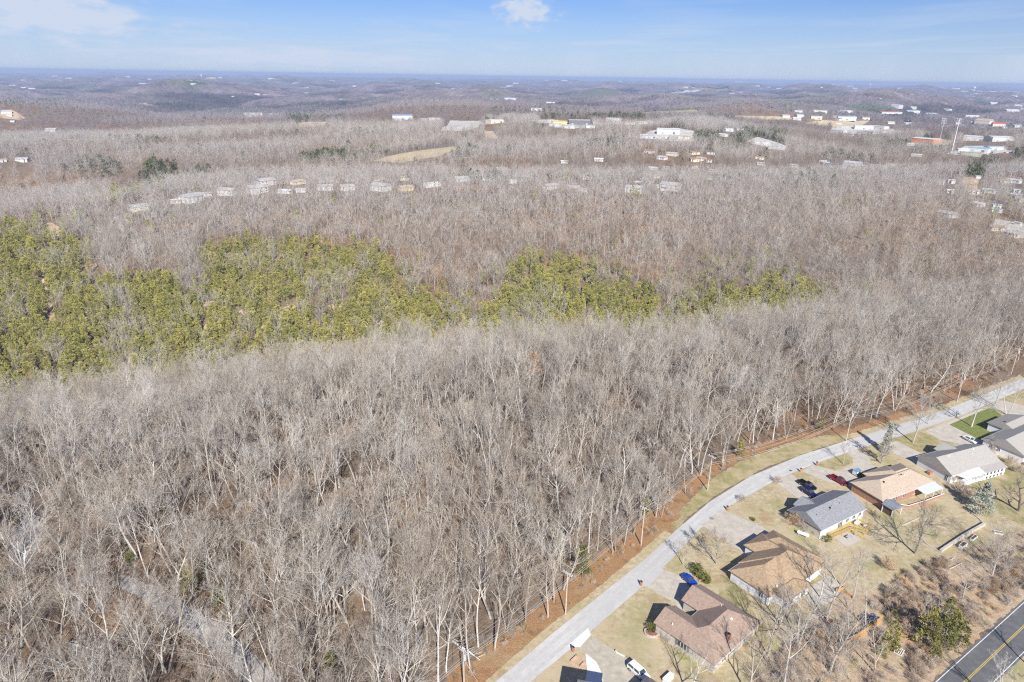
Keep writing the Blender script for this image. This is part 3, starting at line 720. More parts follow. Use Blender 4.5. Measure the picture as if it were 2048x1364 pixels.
def where(px, py):
    return '%d percent across, %d percent down the photo' % (round(px / 20.48), round(py / 13.64))
_used = set()
def uniq(lead, px, py):
    """label that points by place in the photo, made unique"""
    for k in range(400):
        s = '%s, %s' % (lead, where(px, py))
        if s not in _used: _used.add(s); return s
        px += 20.48 * (1 if k % 2 else -1) * (k // 2 % 2); py += 13.64 * ((k + 1) % 2)
    return s

# --- which land carries which wood
EDGE = [(640, 1700), (885, 1400), (990, 1320), (1090, 1240), (1205, 1142), (1316, 1050), (1388, 978), (1458, 926), (1540, 889), (1660, 860), (1780, 827), (1900, 784), (2000, 746), (2100, 700), (2300, 640), (2700, 600), (3200, 900), (2900, 1700)]
EDGEw = [tuple(at(*p)[:2]) for p in EDGE]
PINEZ = [[(-200, 470), (0, 458), (95, 445), (100, 470), (140, 480), (190, 500), (180, 545), (230, 560), (330, 560), (410, 590), (400, 540), (420, 500), (470, 490), (600, 495), (720, 500), (810, 540), (850, 600), (960, 620), (990, 560), (1060, 520), (1120, 512), (1190, 540), (1260, 575), (1320, 600), (1330, 630), (1390, 600), (1560, 570), (1620, 562), (1665, 600), (1640, 640), (1300, 700), (930, 720), (800, 720), (600, 760), (400, 780), (-200, 840)],
         [(280, 350), (300, 330), (350, 335), (360, 372), (290, 385)], [(180, 410), (290, 372), (420, 335), (420, 350), (200, 418)], [(590, 318), (690, 305), (690, 320), (600, 330)]]
PINESP = [[(80, 425), (180, 440), (160, 470), (70, 470)], [(1130, 560), (1560, 520), (1660, 560), (1560, 600), (1150, 610)], [(380, 230), (700, 225), (700, 250), (380, 250)]]
GAPS = [[(930, 615), (985, 560), (1000, 600), (950, 650)], [(640, 580), (700, 570), (690, 640), (650, 640)]]
def grid_pts(y0, y1, step, margin=1.0):
    out_ = []
    y = y0
    ys = np.arange(y0, y1, step); P = []
    for y in ys:
        w = y * .86 + 40; xs = np.arange(-w, w, step)
        P.append(np.stack([xs, np.full(len(xs), y)], 1))
    P = np.concatenate(P); P += rng.uniform(-.48, .48, P.shape) * step
    return P
def vproj(P):
    v = P - np.array([0, 0, CAMH]); w = v @ _F
    return 1024 + FPX * (v @ _R) / w, 682 - FPX * (v @ _U) / w
HOUSE_CLEAR = []      # (x, y, radius) filled by the far houses below

# far houses and sheds: (px, row of the base, width px, kind, roof, wall, words)
ranch_words = []
RC = {'g': plain('roof_grey', (.42, .42, .42), .8, noise=.1), 'w': plain('roof_white', (.60, .61, .62), .6, noise=.05), 'v': plain('far_white_wall', (.60, .60, .59), .7, noise=.08), 't': plain('roof_tan', (.46, .36, .26), .9, noise=.1), 'd': plain('roof_dark', (.15, .15, .16), .9, noise=.1), 'b': plain('roof_brown', (.30, .22, .17), .9, noise=.1),
      'r': plain('roof_red', (.50, .13, .10), .7), 'l': plain('roof_blue', (.30, .45, .60), .6), 'y': plain('wall_yellow', (.64, .54, .20), .7), 'o': plain('wall_orange', (.62, .26, .10), .7), 'c': plain('wall_cream', (.66, .62, .50), .8), 'k': plain('wall_shade_brown', (.34, .24, .18), .9), 'e': plain('wall_green', (.36, .40, .30), .8)}
RNAME = dict(g='grey', w='white', t='tan', d='dark', b='brown', r='red', l='blue', y='yellow', o='orange', c='cream', k='brown', e='green')
FAR = []
for s in '''277 419 38 h g c|352 406 20 h w c|384 402 44 h g w|412 392 24 s g w|456 389 40 h g w|515 384 42 h g w|532 370 38 h g w|571 386 30 s w w|596 368 32 h t c|603 384 22 s w w|652 363 40 h g w|650 378 34 h g w|694 378 32 h g w|707 360 38 h g w|757 360 26 h t w|762 380 40 h g w|812 359 26 h t c|812 380 32 h t y|862 371 42 h d w|922 362 34 h g w|972 360 42 h w w|957 344 24 h t c|1002 343 28 h g w|1047 352 32 h g w|1025 366 16 s w w|1101 376 34 h g w|1148 374 22 h d w|1171 358 16 h t c|1165 382 18 s g w|1268 384 38 h g w|1341 378 42 h g w|1320 350 20 h w w|1366 356 18 h w w|1292 348 16 s g c|1390 336 22 h b c|1388 322 20 h b c|1388 308 20 h b c|1324 318 22 h g w|1129 326 16 s w w|1198 322 20 h w w|1667 334 30 h d w|1705 330 32 h g w|1727 335 14 s w w|1748 335 20 h g w|1766 337 16 s w w|1519 318 16 h b c|1522 330 14 s g w|1833 313 18 s w w|1895 432 36 h g w|1978 385 26 h g w|2028 365 26 h g w|2022 343 18 h g w|2042 344 18 s l w|1990 460 30 h b c|2026 472 34 h g c|1955 357 12 s w w|804 239 40 b l w|868 240 22 b g w|848 241 14 s w w|990 246 34 b w c|1118 248 28 b y y|1158 249 42 b g d|1110 252 20 b w w|1140 256 24 b w w|1180 256 18 b w w|1227 244 28 t w w|1196 248 18 b w w|1257 249 22 b w w|1282 248 20 b w w|990 202 18 b l w|1022 201 24 b l w|1100 208 18 b w w|1072 221 22 b w w|1308 276 56 b w w|1336 267 44 b w w|1368 278 22 b t c|1456 262 22 b w w|1482 262 14 s w w|1446 272 16 s w w|1525 288 26 b w w|1553 298 32 b w w|1633 238 20 t g c|1640 226 26 b g c|1570 234 16 s g w|1598 233 16 s g w|1692 240 34 b l w|1690 226 24 b w w|1676 266 28 b w w|1698 272 18 b r w|1726 258 34 b w w|1760 258 28 b w w|1738 268 16 b d w|1772 266 20 b o w|1792 265 18 b w w|1852 286 44 b w o|1820 291 14 s w w|1775 230 44 b r w|1820 227 30 b l w|1858 231 24 b l w|1786 216 30 b w w|1820 218 22 b w c|1890 222 20 b w w|1816 249 14 s w w|1950 281 40 b w w|1996 282 42 b w w|1958 303 36 b l w|1986 299 28 b l w|1940 311 34 b g e|1924 302 20 s w w|2020 306 14 s w w|1944 238 22 h w c|1968 247 28 h t c|1996 252 22 h r c|2022 226 24 h w w|2042 222 16 h w w|2008 228 14 h w w|12 226 18 h g w|20 232 10 s w w|26 244 8 s w w|104 263 20 h g w|46 322 22 h g w|6 323 12 h g w|506 232 34 b w c|545 233 20 h g c|64 180 12 h w w|48 178 10 h w w|405 210 10 h w w|462 196 12 h w c|514 192 14 h w c|612 188 8 h w w|300 160 8 h w w|46 162 8 h w c|255 155 10 h w w|440 157 8 h w w|840 155 10 h w w|1080 158 8 h w w|1240 164 8 h w w|1535 176 9 b w w|1558 178 9 b w w|1653 181 9 b w w|1478 186 12 b w w|1700 193 8 h w w|1890 188 10 b w w|1926 184 14 b w w|1944 181 10 t w w|1960 184 22 b w w|1984 185 18 b w w|2008 185 16 b l w|2030 186 18 b w w|1940 196 20 b w w|1986 210 16 h w w|2034 214 14 h w w'''.split('|'):
    px, row, w, k, rf, wl = s.split()
    FAR.append((float(px), float(row), float(w), k, rf, wl))
_rt = random.Random(77); _taken = [(f[0], f[1]) for f in FAR]
for region, cnt in (([(1560, 205), (1760, 200), (2048, 205), (2048, 262), (1900, 272), (1700, 262), (1560, 240)], 46), ([(1860, 340), (2046, 330), (2046, 470), (1960, 450), (1900, 400)], 14), ([(1270, 300), (1420, 300), (1430, 385), (1260, 385)], 14), ([(1560, 320), (1800, 320), (1800, 345), (1560, 345)], 8), ([(0, 150), (760, 155), (760, 205), (0, 215)], 22), ([(760, 158), (1560, 165), (1560, 205), (760, 205)], 16), ([(1640, 172), (2046, 180), (2046, 196), (1640, 190)], 16)):
    n_ = 0
    while n_ < cnt:
        x_ = _rt.uniform(min(p[0] for p in region), max(p[0] for p in region)); y_ = _rt.uniform(min(p[1] for p in region), max(p[1] for p in region))
        if not inpoly(np.array([x_]), np.array([y_]), region)[0] or any(abs(x_ - a) < 13 and abs(y_ - b) < 3.5 for a, b in _taken): continue
        _taken.append((x_, y_)); n_ += 1
        FAR.append((round(x_), round(y_, 1), _rt.uniform(8, 15) if y_ < 280 else _rt.uniform(13, 22), _rt.choice('hhbh' if y_ < 280 else 'hhhs'), _rt.choice('gwwtbdlg'), _rt.choice('wwwc')))
FARP = []
for px, row, w, k, rf, wl in FAR:
    g = gat(px, row); dist = math.hypot(g[0], g[1]); wid = w * (.86 if dist < 1000 else 1) * ((g - [0, 0, CAMH]) @ _F) / FPX
    FARP.append((g, wid)); HOUSE_CLEAR.append((g[0], g[1], wid * .5, dist))
def far_house(i):
    px, row, w, k, rf, wl = FAR[i]; g, wid = FARP[i]
    dist = math.hypot(g[0], g[1]); R_ = random.Random(i)
    hh = {'h': 3.0, 's': 2.6, 'b': 4.6, 't': 9.0}[k] * (1.6 if k in 'h' and wl == 'w' and w > 36 and dist < 900 else 1)
    if dist > 1200: hh = min(max(hh, wid * .20), 12)
    dep = min(wid * R_.uniform(.5, .75), 60); pitch = {'h': .36, 's': .3, 'b': .10, 't': .04}[k]
    rot = -math.atan2(g[0], g[1]) + R_.uniform(-.75, .75)
    kw = {'h': ('house', 'house'), 's': ('shed', 'shed'), 'b': ('commercial_building', 'building'), 't': ('block_building', 'building')}[k]
    place_ = 'among bare trees on the hill' if dist < 1100 else 'in the distant town'
    o = empty(kw[0], (g[0], g[1], g[2] - .2), rot, uniq('%s-roofed %s %s %s' % (RNAME[rf], RNAME[wl], kw[0].split('_')[-1], 'on the ridge' if dist < 1100 else 'in the distance'), px, row - 3), kw[1],
              {'h': 'houses on the far hills', 's': 'sheds on the far hills', 'b': 'commercial buildings in the distance', 't': 'commercial buildings in the distance'}[k])
    a, b = wid / 2, dep / 2; z = hh + .2
    wm = RC['v'] if wl == 'w' else RC[wl]; ov = .5; rh = b * pitch
    MB().box(-a, a, -b, b, -1.5, z).build('wall', wm, o)
    m = MB(); e = .18
    for s_ in (-1, 1):
        m.quad((-a - ov, s_ * (b + ov), z - .05), (a + ov, s_ * (b + ov), z - .05), (a + ov, 0, z + rh + .15), (-a - ov, 0, z + rh + .15))
    m.quad((-a - ov, -b - ov, z - .05), (a + ov, -b - ov, z - .05), (a + ov, b + ov, z - .05), (-a - ov, b + ov, z - .05))
    for s_ in (-1, 1): m.quad((s_ * (a + ov), -b - ov, z - .05), (s_ * (a + ov), b + ov, z - .05), (s_ * (a + ov), 0, z + rh + .15))
    if k == 'h' and dist < 1500:
        ww = a * R_.uniform(.3, .45); x0 = R_.choice([-1, 1]) * a * R_.uniform(.2, .5); yy = b + R_.uniform(1.5, 3.5); rz_ = ww * pitch
        n = len(m.v); m.v += [(x0 - ww, -yy, z - .04), (x0 + ww, -yy, z - .04), (x0, -yy, z + rz_ + .1), (x0 - ww, 0, z - .04), (x0 + ww, 0, z - .04), (x0, 0, z + rz_ + .1)]
        m.f += [(n, n + 3, n + 5, n + 2), (n + 1, n + 2, n + 5, n + 4), (n, n + 1, n + 4, n + 3), (n, n + 2, n + 1)]
        MB().box(x0 - ww + .4, x0 + ww - .4, -yy + .4, -b - .003, -1.5, z - .06).build('porch_wall', wm, o)
    m.build('roof', RC[rf], o)
    if dist < 1100 and k == 'h':
        nw = max(2, int(wid / 4)); fl = 2 if hh > 4 else 1
        for f_ in range(fl):
            for j in range(nw):
                x = -a + (j + .5) * 2 * a / nw; zz = .9 + f_ * 2.3
                MB().box(x - .55, x + .55, -b - .04, -b + .02, zz, zz + 1.2).build('window', GLASS, o)
        if R_.random() < .6: MB().box(a * .3, a * .3 + .9, -.4, .5, z, z + rh + 1.1).build('chimney', BRICK, o)
    elif k in 'bt' and dist < 2600:
        for j in range(max(1, int(wid / 14))):
            x = -a + (j + .5) * 2 * a / max(1, int(wid / 14))
            MB().box(x - 2, x + 2, -b - .06, -b + .02, .2, min(3.6, z - .4)).build('loading_door', RC['d' if j % 2 else 'g'], o)
for i in range(len(FAR)): far_house(i)

def patch_noise(P, sc, seed):
    r = np.random.default_rng(seed); s = 0
    for k in range(6):
        th = r.uniform(0, 6.28); f = 2 * np.pi / (sc * r.uniform(.5, 1.6)); s = s + np.sin(P[:, 0] * np.cos(th) * f + P[:, 1] * np.sin(th) * f + r.uniform(0, 6.28))
    return s / 6
HC = np.array(HOUSE_CLEAR)
def keep_clear(P):
    """drop trees on houses, lots and fields"""
    k = np.ones(len(P), bool)
    px, py = vproj(P)
    for poly in CLEAR:
        k &= ~inpoly(px, py, poly)
        if poly[0][1] < 300: k &= ~inpoly(px, py - 6, poly)
        elif poly[0][1] < 700: k &= ~inpoly(px, py - 9, poly)
    for x, y, r, d in HC:
        c = max(r, 6.0); uy = np.array([x, y]) / (math.hypot(x, y) + 1e-6)
        rel = P[:, :2] - np.array([x, y]); t = rel @ uy; s_ = rel @ np.array([uy[1], -uy[0]])
        near = .036 * d if d < 900 else .06 * d if d < 1200 else .095 * d
        k &= ~((np.abs(s_) < c * .95 + 1) & (t < c * .8 + 3) & (t > -near * .8 - c * .3))
    return k
def with_z(P): return np.concatenate([P, H(P[:, 0], P[:, 1])[:, None]], 1)
near = with_z(grid_pts(62, 400, 4.7)); near = near[~inpoly(near[:, 0], near[:, 1], EDGEw)]
npx, npy = vproj(near)
ok = (npx > -260) & (npx < 2300) & (npy < 1620)
# leave the woodland track open
TRK = [(245, 1148), (330, 1180), (430, 1245), (520, 1320), (580, 1380), (560, 1420), (490, 1364), (400, 1285), (300, 1210), (240, 1172)]
TRK2 = [(45, 1120), (95, 1050), (60, 1010), (20, 1060), (10, 1120)]
ok &= ~inpoly(npx, npy, TRK) & ~inpoly(npx, npy, TRK2)
POLES = [at(934, 1376), at(1131, 1228), at(1282, 1090), at(1415, 980), at(1692, 882), at(1914, 803), at(2022, 748)]
for q in POLES:
    for back, rad in ((0, 4.0), (6, 4.5)): ok &= np.hypot(near[:, 0] - q[0], near[:, 1] - (q[1] - back)) > rad
near = near[ok]; npx, npy = npx[ok], npy[ok]
crest_d = np.interp(near[:, 0] / near[:, 1], feat[2][0], feat[2][1])
is_near = near[:, 1] < crest_d + 25
near, npx, npy = near[is_near], npx[is_near], npy[is_near]
near = near[rng.random(len(near)) < np.where(patch_noise(near, 22, 41) > .30, .45, .95)]; npx, npy = vproj(near)
mid = with_z(grid_pts(180, 720, 6.9)); mid = mid[mid[:, 1] > np.interp(mid[:, 0] / mid[:, 1], feat[2][0], feat[2][1]) + 25]
mid = mid[~inpoly(mid[:, 0], mid[:, 1], EDGEw)]; mid = mid[keep_clear(mid)]
mpx, mpy = vproj(mid)
fine = with_z(grid_pts(180, 640, 4.4)); fine_j = fine + rng.normal(0, 17, fine.shape) * [1, 1, 0]; fx, fy = vproj(fine_j); fz = np.zeros(len(fine), bool)
for z_ in PINEZ: fz |= inpoly(fx, fy, z_)
fine = fine[fz & (fine[:, 1] > np.interp(fine[:, 0] / fine[:, 1], feat[2][0], feat[2][1]) + 25)]; fine = fine[keep_clear(fine)]
mz = np.zeros(len(mid), bool); mjx, mjy = vproj(mid + rng.normal(0, 8, mid.shape) * [1, 1, 0])
for z_ in PINEZ: mz |= inpoly(mjx, mjy, z_)
mid = np.concatenate([mid[~mz], fine]); mpx, mpy = vproj(mid)
inz = np.zeros(len(mid), bool)
mpx, mpy = vproj(mid + rng.normal(0, 5, mid.shape) * [1, 1, 0])
for z_ in PINEZ: inz |= inpoly(mpx, mpy, z_)
sp = np.zeros(len(mid), bool)
for z_ in PINESP: sp |= inpoly(mpx, mpy, z_)
pn = patch_noise(mid, 60, 3)
pine_p = np.where(inz, np.clip(.94 + pn * .42, .5, .98), np.where(sp, .30, .012 + .05 * (pn > .45)))
for z_ in GAPS: pine_p = np.where(inpoly(mpx, mpy, z_), .12, pine_p)
isp = rng.random(len(mid)) < pine_p
drop = inz & (rng.random(len(mid)) < np.clip(.10 + .25 * (patch_noise(mid, 25, 8) > .38), 0, 1))
pinesP = mid[isp & ~drop]; woodP = mid[~isp & ~drop]

src_cols = {}
def stuff_instances(name, P, meshes, smin, smax, label, cat, seed=0, zs=(.85, 1.15)):
    r = np.random.default_rng(seed); n = len(P)
    me = npmesh(name, P)
    for an, ty, val in (('rot', 'FLOAT', r.uniform(0, 6.283, n)), ('idx', 'INT', r.integers(0, len(meshes), n))):
        at_ = me.attributes.new(an, ty, 'POINT'); at_.data.foreach_set('value', val.astype(np.int32 if ty == 'INT' else np.float32))
    s = r.uniform(smin, smax, n); sv = np.stack([s * r.uniform(.9, 1.1, n), s * r.uniform(.9, 1.1, n), s * r.uniform(zs[0], zs[1], n)], 1)
    at_ = me.attributes.new('scl', 'FLOAT_VECTOR', 'POINT'); at_.data.foreach_set('vector', sv.astype(np.float32).ravel())
    o = bpy.data.objects.new(name, me); link(o); tag(o, label, cat, kind='stuff')
    col = bpy.data.collections.new(name + '_sources')
    for k, m in enumerate(meshes):
        q = bpy.data.objects.new('%s_source_%02d' % (name, k), m); col.objects.link(q)
    ng = bpy.data.node_groups.new(name, 'GeometryNodeTree')
    ng.interface.new_socket('Geometry', in_out='INPUT', socket_type='NodeSocketGeometry'); ng.interface.new_socket('Geometry', in_out='OUTPUT', socket_type='NodeSocketGeometry')
    gi = ng.nodes.new('NodeGroupInput'); go = ng.nodes.new('NodeGroupOutput')
    ci = ng.nodes.new('GeometryNodeCollectionInfo'); ci.inputs['Collection'].default_value = col; ci.inputs['Separate Children'].default_value = True; ci.inputs['Reset Children'].default_value = True
    ip = ng.nodes.new('GeometryNodeInstanceOnPoints'); ip.inputs['Pick Instance'].default_value = True
    mp_ = ng.nodes.new('GeometryNodeMeshToPoints') if False else None
    def attr(nm, ty):
        a = ng.nodes.new('GeometryNodeInputNamedAttribute'); a.data_type = ty; a.inputs['Name'].default_value = nm; return a.outputs['Attribute']
    cx = ng.nodes.new('ShaderNodeCombineXYZ'); ng.links.new(attr('rot', 'FLOAT'), cx.inputs['Z'])
    ng.links.new(gi.outputs[0], ip.inputs['Points']); ng.links.new(ci.outputs[0], ip.inputs['Instance']); ng.links.new(attr('idx', 'INT'), ip.inputs['Instance Index'])
    ng.links.new(cx.outputs[0], ip.inputs['Rotation']); ng.links.new(attr('scl', 'FLOAT_VECTOR'), ip.inputs['Scale'])
    ng.links.new(ip.outputs[0], go.inputs[0])
    md = o.modifiers.new('scatter', 'NODES'); md.node_group = ng
    return o

# --- individual trees: the ones that show largest
def tree_object(name, loc, rz, sc, tm, cm, label, cat, group, tilt=0.0):
    o = empty(name, loc, rz, label, cat, group); o.scale = sc
    o.rotation_euler = (random.uniform(-tilt, tilt), random.uniform(-tilt, tilt), rz)
    t = bpy.data.objects.new('trunk', tm); link(t, o); c = bpy.data.objects.new('crown', cm); link(c, o)
    return o
WORDS = ['straight', 'tall slender', 'crooked', 'forked', 'narrow', 'low-branched', 'high-crowned', 'wide spreading', 'young']
vis = (npx > 5) & (npx < 2043) & (npy > 700) & (npy < 1480)
order = np.argsort(np.where(vis, near[:, 1] ** 2 + near[:, 0] ** 2, 1e12))
NT = 262
chosen = order[:NT]; rest = np.ones(len(near), bool); rest[chosen] = False
for i in chosen:
    p = near[i]; k = random.randrange(len(HI)); s = random.choice([random.uniform(.68, .9), random.uniform(.85, 1.1), random.uniform(1.0, 1.2)])
    tx, ty = proj(p + [0, 0, HI[k][2] * s * .7])
    tree_object('bare_tree', tuple(p), random.uniform(0, 6.28), (s, s, s * random.uniform(.92, 1.08)), HI[k][0], HI[k][1],
                uniq('%s bare tree' % WORDS[k], min(max(tx, 2), 2046), min(max(ty, 2), 1362)), 'tree', 'bare trees of the near wood', .05)
stuff_instances('bare_woodland', near[rest], [joined('wood_tree', a, b) for a, b, h in HI], .66, 1.16, 'leafless grey wood on the near hillside behind the street', 'woodland', 3)
sapP = with_z(grid_pts(62, 330, 4.2)); sapP = sapP[~inpoly(sapP[:, 0], sapP[:, 1], EDGEw)]; a_, b_ = vproj(sapP)
sapP = sapP[(a_ > -200) & (a_ < 2200) & (b_ < 1600) & ~inpoly(a_, b_, TRK) & (rng.random(len(sapP)) < .6)]
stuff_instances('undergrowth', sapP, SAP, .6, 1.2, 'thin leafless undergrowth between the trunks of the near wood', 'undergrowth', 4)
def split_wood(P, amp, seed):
    """paler twigs on ridges, darker in hollows: relief shading put into the colour"""
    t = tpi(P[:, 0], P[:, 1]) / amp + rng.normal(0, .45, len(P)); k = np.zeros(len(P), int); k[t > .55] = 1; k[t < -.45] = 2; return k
wk = split_wood(woodP, 4.0, 1); wk[(wk == 2) & (rng.random(len(wk)) < .75)] = 0; wx_, wy_ = vproj(woodP)
inp = np.zeros(len(woodP), bool)
for z_ in PINEZ[:1]: inp |= inpoly(wx_, wy_, z_)
wk[inp & (rng.random(len(woodP)) < .6)] = 1
eb = []
for a_, b_ in zip(EDGEw[1:14], EDGEw[2:15]):
    a_ = np.array(a_); b_ = np.array(b_); L_ = np.linalg.norm(b_ - a_); n_ = np.array([-(b_ - a_)[1], (b_ - a_)[0]]) / L_
    for k in range(int(L_ / .55)): eb.append([*(a_ + (b_ - a_) * random.random() + n_ * random.uniform(-1.4, 7)), 0])
eb = np.array(eb); eb = eb[rng.random(len(eb)) < np.clip(.5 + patch_noise(eb, 9, 61) * 1.1, 0, 1)]
stuff_instances('edge_brush', eb, BRUSH + SAP[:1], .22, .62, 'low russet brush straggling along the edge of the near wood', 'brush', 33)
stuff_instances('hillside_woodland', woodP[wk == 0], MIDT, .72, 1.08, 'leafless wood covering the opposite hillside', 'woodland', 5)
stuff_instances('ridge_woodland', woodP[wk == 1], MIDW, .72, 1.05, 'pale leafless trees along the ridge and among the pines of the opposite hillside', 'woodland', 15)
stuff_instances('hollow_woodland', woodP[wk == 2], MIDH, .72, 1.05, 'shade-tinted leafless trees in the hollow of the opposite hillside', 'woodland', 16)
far1 = with_z(grid_pts(720, 1500, 8.2)); far1 = far1[keep_clear(far1)]
f1p = patch_noise(far1, 260, 21) ; f1x, f1y = vproj(far1)
ev = (rng.random(len(far1)) < np.where(f1p > .40, .32, .012))
for z_ in PINEZ[1:]: ev |= inpoly(f1x, f1y, z_) & (rng.random(len(far1)) < .8)
ev |= inpoly(f1x, f1y, [(1370, 275), (1480, 265), (1520, 285), (1480, 300), (1390, 290)]) & (rng.random(len(far1)) < .7)
for z_ in ([(1470, 262), (1545, 258), (1560, 282), (1500, 290)], [(1080, 236), (1290, 232), (1290, 242), (1080, 244)], [(880, 232), (975, 234), (975, 241), (880, 240)], [(1400, 236), (1490, 232), (1500, 246), (1420, 248)], [(1545, 268), (1580, 274), (1570, 288), (1550, 284)], [(1790, 262), (1850, 262), (1860, 274), (1800, 276)], [(1840, 268), (1960, 262), (1960, 276), (1850, 280)], [(1920, 318), (2048, 300), (2048, 325), (1940, 335)], [(570, 238), (690, 236), (690, 246), (580, 248)]):
    ev |= inpoly(f1x, f1y, z_) & (rng.random(len(far1)) < .55)
ev |= inpoly(f1x, f1y, [(1770, 292), (1840, 285), (1835, 300), (1780, 302)]) & (rng.random(len(far1)) < .7)
ev |= inpoly(f1x, f1y, [(1930, 345), (1985, 325), (1990, 350), (1935, 365)]) & (rng.random(len(far1)) < .6)
F1 = far1[~ev]; k1 = split_wood(F1, 3.2, 2)
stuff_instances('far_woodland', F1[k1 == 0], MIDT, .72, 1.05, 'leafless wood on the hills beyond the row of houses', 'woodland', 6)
stuff_instances('far_ridge_woodland', F1[k1 == 1], MIDW, .72, 1.05, 'sun-tinted leafless trees along the crests beyond the row of houses', 'woodland', 17)
stuff_instances('far_hollow_woodland', F1[k1 == 2], MIDH, .7, 1.0, 'shade-tinted leafless trees in the hollows beyond the row of houses', 'woodland', 18)
far2 = with_z(grid_pts(1500, 3900, 13)); far2 = far2[keep_clear(far2)]
ev2 = rng.random(len(far2)) < np.where(patch_noise(far2, 500, 9) > .36, .40, .01)
f2x, f2y = vproj(far2)
for z_ in ([(270, 196), (480, 190), (560, 205), (480, 222), (330, 222)], [(1080, 234), (1290, 230), (1290, 242), (1080, 244)], [(1400, 232), (1500, 230), (1500, 246), (1420, 248)], [(570, 236), (690, 234), (690, 246), (580, 248)], [(1560, 186), (1800, 192), (1780, 200), (1560, 196)]):
    ev2 |= inpoly(f2x, f2y, z_) & (rng.random(len(far2)) < .6)
F2 = far2[~ev2]; k2_ = split_wood(F2, 3.2, 3)
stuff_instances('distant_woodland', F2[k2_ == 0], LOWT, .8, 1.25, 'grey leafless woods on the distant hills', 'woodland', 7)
stuff_instances('distant_ridge_woodland', F2[k2_ == 1], LOWW, .8, 1.2, 'sun-tinted leafless woods along the crests of the distant hills', 'woodland', 19)
stuff_instances('distant_hollow_woodland', F2[k2_ == 2], LOWH, .8, 1.15, 'shade-tinted leafless woods in the hollows of the distant hills', 'woodland', 20)
# pines: the nearest as objects, the rest as one mass
pd = pinesP[:, 0] ** 2 + pinesP[:, 1] ** 2; ppx, ppy = vproj(pinesP)
vp = (ppx > 5) & (ppx < 2043); po = np.argsort(np.where(vp, pd, 1e12))[:280]; pr = np.ones(len(pinesP), bool); pr[po] = False
for i in po:
    k = random.randrange(len(PINES)); s = random.uniform(.62, .98); o = bpy.data.objects.new('pine_tree', PINES[k]); link(o)
    o.location = pinesP[i]; o.rotation_euler = (0, 0, random.uniform(0, 6.28)); o.scale = (s, s, s)
    tag(o, uniq('olive green %s pine' % ['round-topped', 'squat', 'pointed', 'broad', 'small'][k], *[min(max(v, 2), 2046) for v in proj(pinesP[i] + [0, 0, 7])]), 'tree', 'pines on the slope behind the ridge')
allp = np.concatenate([pinesP[pr]])
stuff_instances('pine_woodland', allp, PINES, .60, .98, 'olive green pine wood along the foot of the opposite hillside', 'woodland', 8)
stuff_instances('far_evergreens', np.concatenate([far1[ev], far2[ev2]]), [joined('evergreen', stem(8, .14), foliage(160 + i, 11, 3.2, 160, 1.5, 'dome', .1, DEVER)) for i in range(3)], .7, 1.1, 'dark evergreens scattered over the far hills', 'evergreens', 9)

# canopy of the farthest woods, beyond the last tree one can tell apart
FARC = mixnoise('far_canopy', [(.36, (.07, .055, .062)), (.50, (.155, .130, .140)), (.64, (.24, .205, .212))], .006, detail=10, rough=.78,
                second=[(.0011, (.085, .10, .065), .52, .66), (.0030, (.07, .085, .055), .56, .68), (.0024, (.46, .42, .32), .66, .70)])
Yc = np.concatenate([np.arange(2300, 7000, 20), np.geomspace(7000, 41000, 150)])
def zc_(X, Y):
    j = rng.uniform(-1, 1, X.shape) * np.clip(3.0 * 5000 / Y, 0, 4)
    return H(X, Y) + 8.5 + 2.0 * np.clip((Y - 2300) / 1500, -1, 1) + j - 9 * np.clip((2450 - Y) / 150, 0, 1)
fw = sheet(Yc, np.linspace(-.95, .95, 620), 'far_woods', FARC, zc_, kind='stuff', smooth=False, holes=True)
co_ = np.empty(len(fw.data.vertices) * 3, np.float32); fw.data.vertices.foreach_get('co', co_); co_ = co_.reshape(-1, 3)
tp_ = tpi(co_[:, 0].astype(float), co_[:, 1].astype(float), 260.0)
at_ = fw.data.attributes.new('hollow', 'FLOAT', 'POINT'); at_.data.foreach_set('value', np.clip(.5 - tp_ / 16.0, 0, 1).astype(np.float32))  # canopy colour lighter on ridges, darker in hollows: painted relief shading
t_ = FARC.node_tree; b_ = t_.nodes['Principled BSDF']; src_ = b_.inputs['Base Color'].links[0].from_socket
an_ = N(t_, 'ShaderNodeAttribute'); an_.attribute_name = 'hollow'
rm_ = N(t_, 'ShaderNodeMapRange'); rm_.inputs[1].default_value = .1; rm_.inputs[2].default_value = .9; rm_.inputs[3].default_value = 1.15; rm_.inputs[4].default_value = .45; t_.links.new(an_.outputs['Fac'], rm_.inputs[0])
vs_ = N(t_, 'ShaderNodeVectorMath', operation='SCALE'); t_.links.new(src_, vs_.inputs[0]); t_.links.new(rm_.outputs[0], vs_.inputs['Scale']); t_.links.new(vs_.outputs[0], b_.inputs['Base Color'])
#PART3

